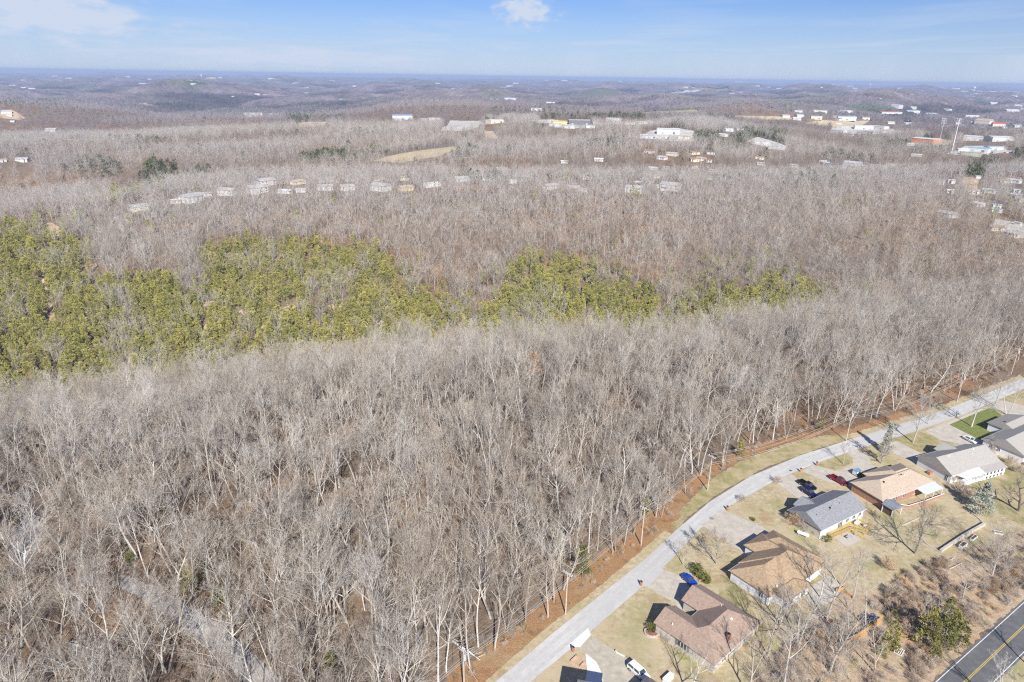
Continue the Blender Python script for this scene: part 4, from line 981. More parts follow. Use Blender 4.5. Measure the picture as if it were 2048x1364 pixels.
# ------------------------------------------------------------------ the houses along the street
class Frame:
    """u runs along the street, v towards the back yard"""
    def __init__(s, O, th):
        s.O = np.array(O, float); t = math.radians(th); s.th = t
        s.u = np.array([math.cos(t), math.sin(t)]); s.v = np.array([math.sin(t), -math.cos(t)])
    def w(s, u, v, z=0): p = s.O + s.u * u + s.v * v; return (p[0], p[1], z)
def local(u, v, z=0): return (u, -v, z)
def roof_block(m, b, i):
    """one hipped or gabled roof over b = (u0, u1, v0, v1, eave, pitch, axis, hip at start, hip at end)"""
    u0, u1, v0, v1, z, p, ax, ha, hb = b; z = z - .012 * i
    if ax == 'u': L0, L1, c0, c1 = u0, u1, v0, v1
    else: L0, L1, c0, c1 = v0, v1, u0, u1
    h = (c1 - c0) / 2; cm = (c0 + c1) / 2; zr = z + h * p
    f = (lambda l, c, zz: local(l, c, zz)) if ax == 'u' else (lambda l, c, zz: local(c, l, zz))
    a = L0 + (h if ha else 0); c = L1 - (h if hb else 0); t = .16
    A, B, C, D = f(L0, c0, z), f(L1, c0, z), f(L1, c1, z), f(L0, c1, z); R0_, R1_ = f(a, cm, zr), f(c, cm, zr)
    m.quad(A, B, R1_, R0_); m.quad(C, D, R0_, R1_); m.quad(D, A, R0_); m.quad(B, C, R1_)
    lo = lambda q: (q[0], q[1], q[2] - t)
    for p_, q_ in ((A, B), (B, C), (C, D), (D, A)): m.quad(lo(p_), lo(q_), q_, p_)
    m.quad(lo(A), lo(B), lo(C), lo(D))
def wall_block(m, b, i, z0=-.3):
    u0, u1, v0, v1, z, p, ax, ha, hb = b; e = .42 + .013 * i
    if ax == 'v' and not ha: pass
    zt = z - .18 - .012 * i
    m.box(u0 + e, u1 - e, -(v1 - e), -(v0 + e), z0, zt)
    if ax == 'u': L = (u0 + e, u1 - e); c0, c1 = v0 + e, v1 - e; h = (v1 - v0) / 2; f = lambda l, c, zz: local(l, c, zz)
    else: L = (v0 + e, v1 - e); c0, c1 = u0 + e, u1 - e; h = (u1 - u0) / 2; f = lambda l, c, zz: local(c, l, zz)
    for l, hip, sg in ((L[0], ha, 1), (L[1], hb, -1)):
        if not hip:
            cm = (c0 + c1) / 2; zz = zt + (cm - c0) * p
            n = len(m.v); m.v += [f(l, c0, zt), f(l, c1, zt), f(l, cm, zz), f(l + sg * .2, c0, zt), f(l + sg * .2, c1, zt), f(l + sg * .2, cm, zz)]
            m.f += [(n, n + 1, n + 2), (n + 5, n + 4, n + 3), (n, n + 3, n + 4, n + 1), (n + 1, n + 4, n + 5, n + 2), (n + 2, n + 5, n + 3, n)]
FASC = plain('fascia_trim', (.62, .60, .57), .6)
def house(fr, blocks, roof, wall, label, trim=None, cat='house', name='house', group='ranch houses along the street'):
    o = empty(name, (fr.O[0], fr.O[1], 0), fr.th, label, cat, group)
    m = MB(); w = MB()
    for i, b in enumerate(blocks): roof_block(m, b, i); wall_block(w, b, i)
    m.build('roof', roof, o); w.build('wall', wall, o)
    if trim:
        g = MB()
        for b in blocks[:1]:
            u0, u1, v0, v1, z = b[:5]; z -= .03; k = .05
            g.box(u0 - k, u1 + k, -v0 + .003, -v0 + .12, z - .16, z - .01); g.box(u0 - k, u1 + k, -v1 - .12, -v1 - .003, z - .16, z - .01)
        g.build('gutter', trim, o)
    return o
def window(o, side, pos, z0, w, h, b, i=0, frame=WHITE, shut=None):
    """side 'l' = end facing down the street (u0), 'b' = back (v1)"""
    u0, u1, v0, v1 = b[:4]; e = .42 + .013 * i; n = 3 if w > 1.6 else 2
    if side == 'l':
        x = u0 + e
        fr = MB().box(x - .06, x - .002, -(pos + w / 2), -(pos - w / 2), z0, z0 + h).build('window', frame, o)
        g = MB(); s = w / n
        for k in range(n): g.box(x - .075, x - .061, -(pos + w / 2 - k * s - .07), -(pos + w / 2 - (k + 1) * s + .07), z0 + .08, z0 + h - .08)
        g.build('pane', GLASS, fr)
        if shut:
            for sg in (-1, 1):
                c = pos + sg * (w / 2 + .3); MB().box(x - .05, x - .003, -(c + .24), -(c - .24), z0, z0 + h).build('shutter', shut, o)
    else:
        y = -(v1 - e)
        fr = MB().box(pos - w / 2, pos + w / 2, y - .06, y - .002, z0, z0 + h).build('window', frame, o)
        g = MB(); s = w / n
        for k in range(n): g.box(pos - w / 2 + k * s + .07, pos - w / 2 + (k + 1) * s - .07, y - .075, y - .061, z0 + .08, z0 + h - .08)
        g.build('pane', GLASS, fr)
def roof_z(b, u, v):
    u0, u1, v0, v1, z, p, ax, ha, hb = b
    if ax == 'u': d = min(v - v0, v1 - v); l = [u - u0] * ha + [u1 - u] * hb
    else: d = min(u - u0, u1 - u); l = [v - v0] * ha + [v1 - v] * hb
    return z + p * min([d] + l)
def vent(o, b, u, v, r=.09, h=.35, mat=WHITE, box=False):
    z = roof_z(b, u, v)
    if box: MB().box(u - .25, u + .25, -v - .25, -v + .25, z - .25, z + .28, top=(.06, .06)).build('roof_vent', mat, o)
    else: MB().tube((u, -v, z - .1), (u, -v, z + h), r, n=8).build('vent_pipe', mat, o)
def chimney(o, b, u, v, w=.7, h=1.1, mat=BRICK):
    z = roof_z(b, u, v); c = MB().box(u - w / 2, u + w / 2, -v - w / 2, -v + w / 2, z - .5, z + h).build('chimney', mat, o)
    MB().box(u - w * .3, u + w * .3, -v - w * .3, -v + w * .3, z + h + .002, z + h + .2).build('flue', BLACK, c)

GDOOR = plain('garage_door', (.66, .64, .58), .6)
def garage_door(o, u, v, w=4.8, e=.42):
    MB().box(u - w / 2, u + w / 2, -(v + e) + .002, -(v + e) + .06, 0.02, 2.15).build('garage_door', GDOOR, o)

# A: brown hip with two street gables
fA = Frame(at(1306, 1244, 2.8)[:2], 42); p = .52
bA = [(0, 17.7, 4.4, 15.1, 2.8, p, 'u', 1, 1), (0, 7.6, .1, 9, 2.8, p, 'v', 0, 0), (10.1, 17.7, 0, 9, 2.8, p, 'v', 0, 0)]
hA = house(fA, bA, R_A, STONE, trim=FASC, label='brown-roofed house with pale stone side wall and two front gables, beside the blue car')
window(hA, 'l', 7.2, .9, 2.2, 1.5, bA[0], 0, WHITE, plain('grey_shutter', (.22, .23, .26), .7)); window(hA, 'b', 4, 1, 1.5, 1.1, bA[0]); window(hA, 'b', 12, 1, 1.5, 1.1, bA[0])
MB().box(.47, 2.4, -14.2, -12.9, -.2, 2.3).build('utility_annex', STONE, hA)
vent(hA, bA[1], 1.7, 3.6, .1, .4); vent(hA, bA[0], 11.4, 11.4, .16, .35, WHITE, True); vent(hA, bA[0], 13.2, 7.8, .07, .35); chimney(hA, bA[0], 7.2, 13.4, .7, 1.2)
garage_door(hA, 13.9, 0.026)
# B: golden brown stacked hips
fB = Frame(at(1459, 1141.5, 2.8)[:2], 37.5); p = .50
bB = [(0, 14, -.2, 10.8, 2.8, p, 'u', 1, 0), (4.2, 20.2, -.6, 12.2, 2.8, p, 'u', 1, 1), (10.9, 18.8, -3.9, 6, 2.8, p, 'v', 1, 0), (14.2, 22.3, -3.0, 11.2, 2.8, p, 'v', 1, 1), (2.0, 11.8, 8, 14.0, 2.8, .3, 'u', 0, 1)]
hB = house(fB, bB, R_B, WSIDE, trim=FASC, label='golden-brown hip-roofed house with a long white side wall, between the brown and charcoal roofs')
window(hB, 'l', 8.4, .9, 1.0, 1.2, bB[0]); window(hB, 'b', 4, .8, 1.6, 1.4, bB[4], 4); window(hB, 'b', 9, .3, 1.8, 1.9, bB[4], 4)
vent(hB, bB[0], 7.5, 8.3, .1, .4); vent(hB, bB[0], 13.2, 9.3, .08, .35); vent(hB, bB[0], 3.6, 10, .18, .5, WHITE); garage_door(hB, 14.9, -3.88)
# C: charcoal gable
fC = Frame(at(1578, 1021.5, 3)[:2], 31.5)
bC = [(0, 19, -.4, 9.9, 3, .5, 'u', 0, 0), (3.6, 9.9, -1.5, 4.5, 2.96, .5, 'v', 0, 0)]
hC = house(fC, bC, R_C, STONE, trim=FASC, label='charcoal gable-roofed house with two dark vehicles in front and a timber deck behind')
for q in (11.6, 14.4, 17): window(hC, 'b', q, 1.1, 1.2, 1.2, bC[0])
window(hC, 'b', 8.6, .5, 1.9, 2.0, bC[0]); vent(hC, bC[0], 8.0, 6.2, .12, .2, BLACK, True); vent(hC, bC[0], 7.3, 6.6, .06, .25, BLACK); vent(hC, bC[0], 8.9, 6.0, .06, .25, BLACK); vent(hC, bC[0], 12.2, 6.2, .07, .25, BLACK); vent(hC, bC[0], 2.3, 6.4, .07, .25, BLACK)
m = MB().box(0.3, 19 - .4, -9.515, -9.494, .0, 2.75).build('back_siding', WSIDE, hC)
garage_door(hC, 15, -.4)
# D: tan hip
fD = Frame(at(1702, 965, 2.8)[:2], 26.5)
bD = [(0, 23.0, -.2, 10.1, 2.8, .5, 'u', 1, 1), (7.4, 17.8, -2.1, 6, 2.8, .5, 'v', 1, 0), (12.8, 23.0, -1.15, 9.0, 2.8, .5, 'u', 0, 1)]
hD = house(fD, bD, R_D, BRICK, trim=FASC, label='tan-roofed brick house with a pale patio cover behind, beside the red pickup')
vent(hD, bD[0], 5.4, 5.9, .12, .2, BLACK, True); vent(hD, bD[0], 13.2, 5.6, .12, .2, BLACK, True); vent(hD, bD[0], 14.1, 6.0, .08, .4); vent(hD, bD[0], 16, 5.5, .08, .4); vent(hD, bD[0], 9.2, 9.1, .08, .4); vent(hD, bD[0], 6.6, 9.2, .08, .4)
window(hD, 'b', 6, .4, 1.8, 1.9, bD[0]); window(hD, 'b', 10, .9, 1.4, 1.2, bD[0]); garage_door(hD, 4, -.2)
# E: grey gable, white siding
fE = Frame(at(1837.5, 915, 3)[:2], 22.5)
bE = [(0, 21.6, -.8, 11.0, 3, .5, 'u', 0, 0), (9.4, 17, -2.3, 5, 2.98, .42, 'v', 0, 0)]
hE = house(fE, bE, R_E, WSIDE, 'grey gable-roofed white-sided house with a glazed sunroom along its back', trim=WHITE)
window(hE, 'l', 9.3, .3, .9, 1.9, bE[0]); vent(hE, bE[0], 4.8, 5.2 + .4, .12, .3, WHITE, True); vent(hE, bE[0], 15.6, 5.4, .12, .3, WHITE, True); vent(hE, bE[0], 13.8, 6.6, .06, .3)
m = MB(); m.quad(local(1.6, 10.7, 2.95), local(11.6, 10.7, 3.35), local(11.6, 13.2, 2.6), local(3.2, 13.2, 2.6)); m.quad(local(1.6, 10.7, 2.80), local(11.6, 10.7, 3.20), local(11.6, 13.2, 2.45), local(3.2, 13.2, 2.45))
for a, b in (((1.6, 10.7, 2.95, 2.8), (11.6, 10.7, 3.35, 3.2)), ((11.6, 10.7, 3.35, 3.2), (11.6, 13.2, 2.6, 2.45)), ((11.6, 13.2, 2.6, 2.45), (3.2, 13.2, 2.6, 2.45)), ((3.2, 13.2, 2.6, 2.45), (1.6, 10.7, 2.95, 2.8))):
    m.quad(local(a[0], a[1], a[2]), local(b[0], b[1], b[2]), local(b[0], b[1], b[3]), local(a[0], a[1], a[3]))
m.build('sunroom_roof', plain('porch_roof', (.62, .62, .60), .6, noise=.06), hE)
MB().box(3.4, 20.9, -12.9, -10.2, -.3, 1.1).build('sunroom_wall', WSIDE, hE)
m = MB()
for q in np.arange(3.6, 11.3, 1.25): m.box(q, q + .1, -12.86, -12.76, 1.102, 2.45)
m.build('sunroom_post', WHITE, hE)
for q in (13, 14.6, 16.2, 17.8, 19.4): MB().box(q - .35, q + .35, -12.96, -12.902, .2, .9).build('window', GLASS, hE)
MB().box(12, 20.9, -12.85, -10.4, 1.102, 2.5).build('upper_back_wall', WSIDE, hE)
m = MB(); m.quad(local(11.7, 10.6, 3.18), local(21.4, 10.6, 3.18), local(21.4, 13.3, 2.52), local(11.7, 13.3, 2.52)); m.build('back_roof', R_E, hE)
for q in (13, 14.6, 16.2, 17.8, 19.4): MB().box(q - .35, q + .35, -12.91, -12.852, 1.4, 2.3).build('window', GLASS, hE)
garage_door(hE, 4.5, -.8); chimney(hE, bE[0], 1.4, 13.2, .01, .01) if False else None
# F: large grey roofed house at the right edge
fF = Frame(at(1965.5, 878.7, 3)[:2], 30.5)
bF = [(0, 26, -.3, 12.5, 3, .46, 'u', 0, 0), (13.4, 26, -6.2, 6, 2.97, .36, 'u', 0, 0), (13.3, 21, -4.2, 5, 2.96, .42, 'v', 0, 0)]
bF[1] = (14, 27, -5.8, 5, 2.97, .36, 'u', 0, 0); bF = bF[:2]
hF = house(fF, bF, R_F, WHITE, 'large grey-roofed white house at the right edge beside the green lawn', trim=WHITE)
for q in (2.5, 5): window(hF, 'l', q, 1.1, .8, 1.1, bF[0])
vent(hF, bF[1], 16, -1.5, .15, .35, BLACK, True)
MB().box(0.2, 12, -14.6, -12.15, -.3, .9).build('back_terrace', BRICK, hF)
garage_door(hF, 4, -.3)
# G: roof corner at the bottom edge and the wing that shades the lawn
pG = at(1281, 1364, 3)[:2]
fG = Frame(pG, 45)
eG = np.array(at(1293.5, 1350.7, 3)[:2]); dG = eG - pG; thG = math.degrees(math.atan2(dG[1], dG[0]))
fG = Frame(eG - np.array([math.cos(math.radians(thG)), math.sin(math.radians(thG))]) * 7.6, thG)
bG = [(0, 7.6, 0, 11, 3, .5, 'v', 1, 1), (-9, 3, 3.2, 12, 3, .5, 'u', 1, 0)]
hG = house(fG, bG, R_G, STONE, 'slate-roofed house at the bottom edge of the photo, behind the white sport utility vehicle')
fH = Frame(at(1040, 1440, 3)[:2], thG)
# the further wing whose shadow falls on the lawn by the curved walk
HG = 8.4; hs = at(1124.6, 1331)[:2] + np.array([.207, -1.31]) * HG; he = hs + 1
dd = he - hs
fG2 = Frame(hs, -12); bG2 = [(0, 8.0, 0, 9, HG, .25, 'v', 1, 1)]
hG2 = house(fG2, bG2, R_G, STONE, 'slate-roofed wing below the bottom edge whose shadow falls beside the curved walk', name='garage', cat='garage')

# ------------------------------------------------------------------ things of the yards
def wp(px, py, z=0.0): q = at(px, py, z); return (float(q[0]), float(q[1]), z)
DBARK = perobject('grey_bark', [(.26, .24, .21), (.34, .31, .28)])
def posts_rail(m, pts, z0, h, step=.35, t=.05, rail=.09):
    for a, b in zip(pts[:-1], pts[1:]):
        L = math.hypot(b[0] - a[0], b[1] - a[1]); n = max(1, int(L / step))
        for k in range(n + 1):
            x = a[0] + (b[0] - a[0]) * k / n; y = a[1] + (b[1] - a[1]) * k / n
            m.box(x - t / 2, x + t / 2, y - t / 2, y + t / 2, z0, z0 + h - .02)
        m.bar((*a, z0 + h), (*b, z0 + h), rail, .05); m.bar((*a, z0 + .12), (*b, z0 + .12), .05, .05)
# deck behind C
o = empty('timber_deck', (fC.O[0], fC.O[1], 0), fC.th, 'golden timber deck with railings and a stair behind the charcoal-roofed house', 'deck')
dk = [(2.6, -9.9), (12.3, -9.9), (12.3, -12.4), (15.8, -15.0), (14.2, -16.8), (10.6, -13.8), (6.0, -12.2), (3.0, -11.6)]
dk = [(3, -9.62), (15.8, -9.62), (16.6, -13.6), (12.0, -14.6), (10.6, -12.0), (3, -11.6)]
MB().prism(dk, .72, .85).build('deck_floor', WOODY, o)
posts_rail(m_ := MB(), [(3, -9.9), (3, -11.55), (10.6, -11.95), (12.05, -14.5), (16.5, -13.5), (15.8, -10)], .851, .95); m_.build('railing', WOODY, o)
m_ = MB()
for k in range(9): m_.box(10.3 + .02 * k, 11.6 + .02 * k, -12.3 - .34 * k, -12.0 - .34 * k, .0, .70 - .08 * k)
m_.build('stair', WOODY, o)
for x, y in ((3.1, -11.4), (6.8, -11.6), (10.4, -11.8), (12.2, -14.3), (16.3, -13.4), (15.7, -10.1)): MB().box(x - .08, x + .08, y - .08, y + .08, -.1, .718).build('post', WOODY, o)
def sofa(name, loc, rz, label, cat, mat, w=1.9):
    o = empty(name, loc, rz, label, cat)
    MB().box(-w / 2, w / 2, -.4, .4, .18, .45).build('seat', mat, o); MB().box(-w / 2, w / 2, .25, .42, .452, .85).build('backrest', mat, o)
    for s_ in (-1, 1): MB().box(s_ * w / 2 - .08, s_ * w / 2 + .08, -.4, .24, .452, .62).build('armrest', mat, o)
    for a in (-1, 1):
        for b in (-1, 1): MB().box(a * (w / 2 - .1) - .03, a * (w / 2 - .1) + .03, b * .3 - .03, b * .3 + .03, 0, .178).build('leg', WOODD, o)
CREAM = plain('cream_cushion', (.66, .63, .56), .9); GREYC = plain('grey_cushion', (.40, .42, .46), .9)
q = fC.w(13.6, 11.2, .853); sofa('outdoor_sofa', q, fC.th + .1, 'cream outdoor sofa on the timber deck', 'sofa', CREAM, 2.0)
q = fC.w(14.4, 12.8, .853); sofa('outdoor_armchair', q, fC.th + 2.4, 'grey outdoor armchair on the timber deck beside the cream sofa', 'armchair', GREYC, .9)
# patio set and grill below the deck
def table(name, loc, rz, w, d, h, mat, label, legs=WOODD):
    o = empty(name, loc, rz, label, 'table'); MB().box(-w / 2, w / 2, -d / 2, d / 2, h - .05, h).build('table_top', mat, o)
    for a in (-1, 1):
        for b in (-1, 1): MB().box(a * (w / 2 - .1) - .03, a * (w / 2 - .1) + .03, b * (d / 2 - .1) - .03, b * (d / 2 - .1) + .03, 0, h - .052).build('leg', legs, o)
table('patio_table', wp(1698, 1077, .04), .5, 1.7, 1.0, .7, GREYC, 'grey patio table on the stone patio below the timber deck', GREYM)
def chair(loc, rz, label, mat, group=None, cat='chair', name='patio_chair'):
    o = empty(name, loc, rz, label, cat, group)
    MB().box(-.25, .25, -.25, .25, .38, .44).build('seat', mat, o); MB().box(-.25, .25, .2, .26, .442, .9).build('backrest', mat, o)
    for a in (-1, 1):
        for b in (-1, 1): MB().box(a * .22 - .02, a * .22 + .02, b * .22 - .02, b * .22 + .02, 0, .378).build('leg', GREYM, o)
BLUE = plain('blue_fabric', (.16, .30, .48), .8)
chair(wp(1700, 1060, .04), .3, 'blue patio chair between the deck stair and the grey patio table', BLUE)
chair(wp(1711, 1071, .04), 2.2, 'grey patio chair at the right end of the stone patio', GREYC)
# propane tank
o = empty('propane_tank', wp(1605, 1072), math.radians(-38), 'white horizontal propane tank on the grass between two houses', 'tank')
m = MB(); R_t = .48; rings = [(-1.55, .05), (-1.5, .25), (-1.38, .4), (-1.2, .48), (1.2, .48), (1.38, .4), (1.5, .25), (1.55, .05)]
for (x0, r0), (x1, r1) in zip(rings[:-1], rings[1:]): m.tube((x0, 0, .78), (x1, 0, .78), r0, r1, 14)
m.build('tank_shell', WHITE, o); MB().tube((0, 0, 1.24), (0, 0, 1.42), .16, n=10).build('valve_cap', BLUE, o)
for s_ in (-.9, .9): MB().box(s_ - .08, s_ + .08, -.35, .35, 0, .45).build('foot', GREYM, o)
# patio cover and pavilion at D
o = empty('patio_cover', (fD.O[0], fD.O[1], 0), fD.th, 'flat pale patio cover on white posts at the back of the tan-roofed house', 'patio cover')
MB().box(14.3, 22.0, -12.9, -8.9, 2.55, 2.66).build('cover_panel', plain('pale_panel', (.62, .64, .63), .6, noise=.08), o) if False else None
m = MB(); n = len(m.v); A_ = [(14.3, -8.8, 3.02), (22.2, -8.8, 3.02), (22.2, -13.0, 2.55), (14.3, -13.0, 2.55)]
m.quad(*A_); m.quad(*[(a[0], a[1], a[2] - .1) for a in A_])
for k in range(4): a, b = A_[k], A_[(k + 1) % 4]; m.quad(a, b, (b[0], b[1], b[2] - .1), (a[0], a[1], a[2] - .1))
m.build('cover_panel', plain('pale_panel', (.60, .62, .62), .6, noise=.08), o)
for x in (14.5, 18.2, 22.0): MB().box(x - .07, x + .07, -12.9, -12.76, .0, 2.44).build('post', WHITE, o)
o = empty('patio_railing', (fD.O[0], fD.O[1], 0), fD.th, 'low white railing wall round the patio of the tan-roofed house', 'railing')
m = MB(); pts = [(3.9, -11.2), (5.4, -10.9), (7.6, -12.9), (14.0, -13.3), (22.4, -13.4)]
for a, b in zip(pts[:-1], pts[1:]): m.bar((*a, .88), (*b, .88), .16, .10)
m.build('cap', WHITE, o)
m = MB()
for a, b in zip(pts[:-1], pts[1:]): m.bar((*a, .41), (*b, .41), .08, .82)
m.build('rail_wall', BRICK, o)
o = empty('pavilion', (fD.O[0], fD.O[1], 0), fD.th, 'small dark-roofed garden pavilion with white posts behind the tan-roofed house', 'pavilion')
m = MB(); roof_block(m, (-.8, 3.6, 10.5, 14.0, 2.5, .35, 'v', 0, 0), 0); m.build('roof', plain('pavilion_roof', (.22, .25, .28), .6, noise=.15), o)
for x, y in ((-.5, -10.8), (3.3, -10.8), (-.5, -13.7), (3.3, -13.7)): MB().box(x - .08, x + .08, y - .08, y + .08, 0, 2.33).build('post', WHITE, o)
MB().box(-.42, -.36, -13.6, -10.9, .1, 2.2).build('side_screen', WOODD, o)
table('garden_table', wp(1823, 989, .02), .5, 1.6, 1.6, .72, WHITE, 'square white table inside the patio railing of the tan-roofed house', GREYM)
# retaining wall around the D lawn
def wall_run(name, pts, h, t, mat, label, cat='wall', cap=None):
    m = MB(); P = [wp(*p) for p in pts]
    o = empty(name, P[0], 0, label, cat); q = [(a[0] - P[0][0], a[1] - P[0][1]) for a in P]
    for a, b in zip(q[:-1], q[1:]): m.bar((*a, h / 2 - .1), (*b, h / 2 - .1), t, h + .2)
    m.build('wall_blocks', mat, o)
    if cap:
        m = MB()
        for a, b in zip(q[:-1], q[1:]): m.bar((*a, h + .04), (*b, h + .04), t + .08, .07)
        m.build('coping', cap, o)
PAVER = plain('paver_block', (.52, .46, .42), .9, noise=.12)
wall_run('retaining_wall', [(1880, 1105), (1925, 1075), (1969, 1050)], .75, .5, PAVER, 'low pale retaining wall below the lawn of the tan-roofed house', cap=STONE)
wall_run('garden_edging', [(1969, 1050), (1958, 1038), (1935, 1020)], .25, .3, PAVER, 'low block edging climbing from the retaining wall towards the spruce', 'edging')
wall_run('garden_edging', [(1880, 1105), (1855, 1090), (1848, 1084)], .3, .3, PAVER, 'low block edging by the trunk of the big yard tree', 'edging')
wall_run('garden_edging', [(1803, 1052), (1838, 1036)], .18, .2, PAVER, 'short straight edging on the lawn below the garden pavilion', 'edging')
def raised_bed(px, py, w, d, h, rz, label):
    o = empty('raised_bed', wp(px, py), rz, label, 'planter', 'white raised garden beds'); m = MB()
    m.box(-w / 2, w / 2, -d / 2, -d / 2 + .08, 0, h).box(-w / 2, w / 2, d / 2 - .08, d / 2, 0, h).box(-w / 2, -w / 2 + .08, -d / 2 + .082, d / 2 - .082, 0, h).box(w / 2 - .08, w / 2, -d / 2 + .082, d / 2 - .082, 0, h)
    m.build('frame', WHITE, o); MB().box(-w / 2 + .082, w / 2 - .082, -d / 2 + .082, d / 2 - .082, 0, h - .12).build('soil', plain('soil', (.16, .10, .06), .95), o)
raised_bed(1947, 1077, 2.9, .8, .55, .62, 'narrow white raised bed by the corner of the retaining wall')
raised_bed(1925, 1093, 2.9, 1.0, .85, .62, 'taller white raised bed on legs below the retaining wall')
raised_bed(1996, 1066, 2.0, 1.1, .35, -.35, 'low white framed bed with blue cover on the far lawn, right of the retaining wall')
def thin_frame(name, pts, label, mat, r=.05, h=.5):
    P = [wp(*p) for p in pts]; o = empty(name, P[0], 0, label, 'frame'); m = MB()
    for a, b in zip(P[:-1], P[1:]): m.tube((a[0] - P[0][0], a[1] - P[0][1], h), (b[0] - P[0][0], b[1] - P[0][1], h), r, n=5)
    m.build('rail', mat, o)
    for a in P: MB().tube((a[0] - P[0][0], a[1] - P[0][1], 0), (a[0] - P[0][0], a[1] - P[0][1], h), r * .8, n=5).build('leg', mat, o)
thin_frame('garden_trellis', [(1886, 1130), (1908, 1119)], 'thin pale rail in the brush below the raised beds, upper of two', WHITE)
thin_frame('garden_trellis', [(1899, 1141), (1922, 1130)], 'thin pale rail in the brush below the raised beds, lower of two', WHITE)
# orange timber fence
def board_fence(pts, h, label, mat):
    P = [wp(*p) for p in pts]; o = empty('board_fence', P[0], 0, label, 'fence'); m = MB(); g = MB()
    q = [(a[0] - P[0][0], a[1] - P[0][1]) for a in P]
    for a, b in zip(q[:-1], q[1:]):
        L = math.hypot(b[0] - a[0], b[1] - a[1]); n = max(2, int(L / .17)); d = ((b[0] - a[0]) / L, (b[1] - a[1]) / L)
        for k in range(n):
            s0 = L * k / n; hh = h + random.uniform(-.02, .02)
            m.bar((a[0] + d[0] * s0, a[1] + d[1] * s0, hh / 2), (a[0] + d[0] * (s0 + .145), a[1] + d[1] * (s0 + .145), hh / 2), .03, hh)
        for z in (.4, h - .3): g.bar((a[0] - d[1] * .05, a[1] + d[0] * .05, z), (b[0] - d[1] * .05, b[1] + d[0] * .05, z), .05, .09)
    m.build('boards', mat, o); g.build('rail', WOODD, o)
    for a in q: MB().box(a[0] - .06, a[0] + .06, a[1] + .03, a[1] + .15, -.1, h + .08).build('post', mat, o)
board_fence([(1680, 1304), (1705, 1285), (1728, 1270), (1745, 1259)], 1.8, 'long orange board fence behind the golden-brown roofed house', WOODO)
board_fence([(1752, 1252), (1762, 1243)], 1.8, 'short orange board fence beside the dark patch at the end of the long orange fence', WOODO)
board_fence([(1672, 1184), (1688, 1180)], 1.0, 'low orange boards at the near end of the backyard stair', WOODO)
board_fence([(1690, 1186), (1706, 1198)], .7, 'low orange boards beside the white-barked tree', WOODO)
o = empty('fence_shadow_box', wp(1743, 1246), .6, 'small dark box standing in for the shadow behind the short orange fence', 'shed'); MB().box(-1.1, 1.1, -.8, .8, 0, 1.5).build('wall', WOODD, o); MB().box(-1.25, 1.25, -.95, .95, 1.502, 1.6).build('roof', plain('shadow_navy', (.05, .06, .10), .5), o)  # dark box added in place of the shadow behind the fence
o = empty('pallet_frame', wp(1798, 1304), .8, 'weathered white timber pallet leaning in the leaves by the green cedar', 'pallet'); m = MB()
for k in range(5): m.bar((-1.1, -.7 + k * .35, .25), (1.1, -.7 + k * .35, .25), .12, .04)
m.build('slats', WHITE, o); MB().bar((-1, -.8, .18), (-1, .8, .18), .1, .08).build('runner', WHITE, o); MB().bar((1, -.8, .18), (1, .8, .18), .1, .08).build('runner', WHITE, o)
# stone beds, white pipe, bench, boxes
def ring_bed(px, py, rx, ry, label, mat, h=.3, a0=0.0, a1=6.283, n=16):
    o = empty('stone_ring', wp(px, py), 0, label, 'garden bed'); m = MB()
    P = [(rx * math.cos(a0 + (a1 - a0) * k / n), ry * math.sin(a0 + (a1 - a0) * k / n)) for k in range(n + 1)]
    for a, b in zip(P[:-1], P[1:]): m.bar((*a, h / 2), (*b, h / 2), .28, h)
    m.build('stones', mat, o); MB().prism([(x * .9, y * .9) for x, y in P[:-1]], .0, h * .5).build('mulch', RUSTM, o)
RUSTM = plain('mulch', (.26, .13, .08), .95, noise=.3)
ring_bed(1303, 1266, 1.5, 1.3, 'curved brick-edged bed with a round shrub at the corner of the brown-roofed house', plain('pink_stone', (.50, .40, .38), .9, noise=.15), .45)
ring_bed(1655, 1243, 1.4, 1.3, 'ring of white stones round the tree in the middle of the back yard', STONE, .25)
wall_run('brick_planter', [(1141, 1324), (1153, 1313), (1169, 1325), (1159, 1336), (1141, 1324)], .4, .22, plain('salmon_brick', (.55, .36, .28), .9, noise=.15), 'square salmon-brick planter on the lawn beside the curved white walk', 'planter')
o = empty('drain_pipe', wp(1231, 1302), 0, 'white pipe rail lying along the driveway in front of the white vehicle', 'pipe')
a = wp(1231, 1302); b = wp(1233, 1306); c = wp(1249, 1313.5); m = MB()
m.tube((0, 0, .15), (b[0] - a[0], b[1] - a[1], .15), .13, n=8); m.tube((b[0] - a[0], b[1] - a[1], .15), (c[0] - a[0], c[1] - a[1], .15), .13, n=8); m.build('pipe_run', WHITE, o)
MB().tube((-.12, .12, .15), (0, 0, .15), .17, n=8).build('end_collar', BLACK, o)
o = empty('garden_cabinet', wp(1336, 1360), .75, 'white cabinet standing on the lawn right of the slate roof at the bottom edge', 'cabinet'); MB().box(-1.2, 1.2, -.5, .5, 0, .9).build('body', WHITE, o); MB().box(-1.25, 1.25, -.55, .55, .902, .96).build('lid', WHITE, o)
o = empty('garden_bench', wp(1365, 1296), fA.th + math.pi / 2, 'white bench under the window of the brown-roofed house', 'bench'); MB().box(-.9, .9, -.25, .25, .42, .48).build('seat', WHITE, o); MB().box(-.9, .9, -.25, -.2, .482, .95).build('backrest', WHITE, o)
for s_ in (-.8, .8): MB().box(s_ - .04, s_ + .04, -.24, .24, 0, .418).build('leg', WHITE, o)
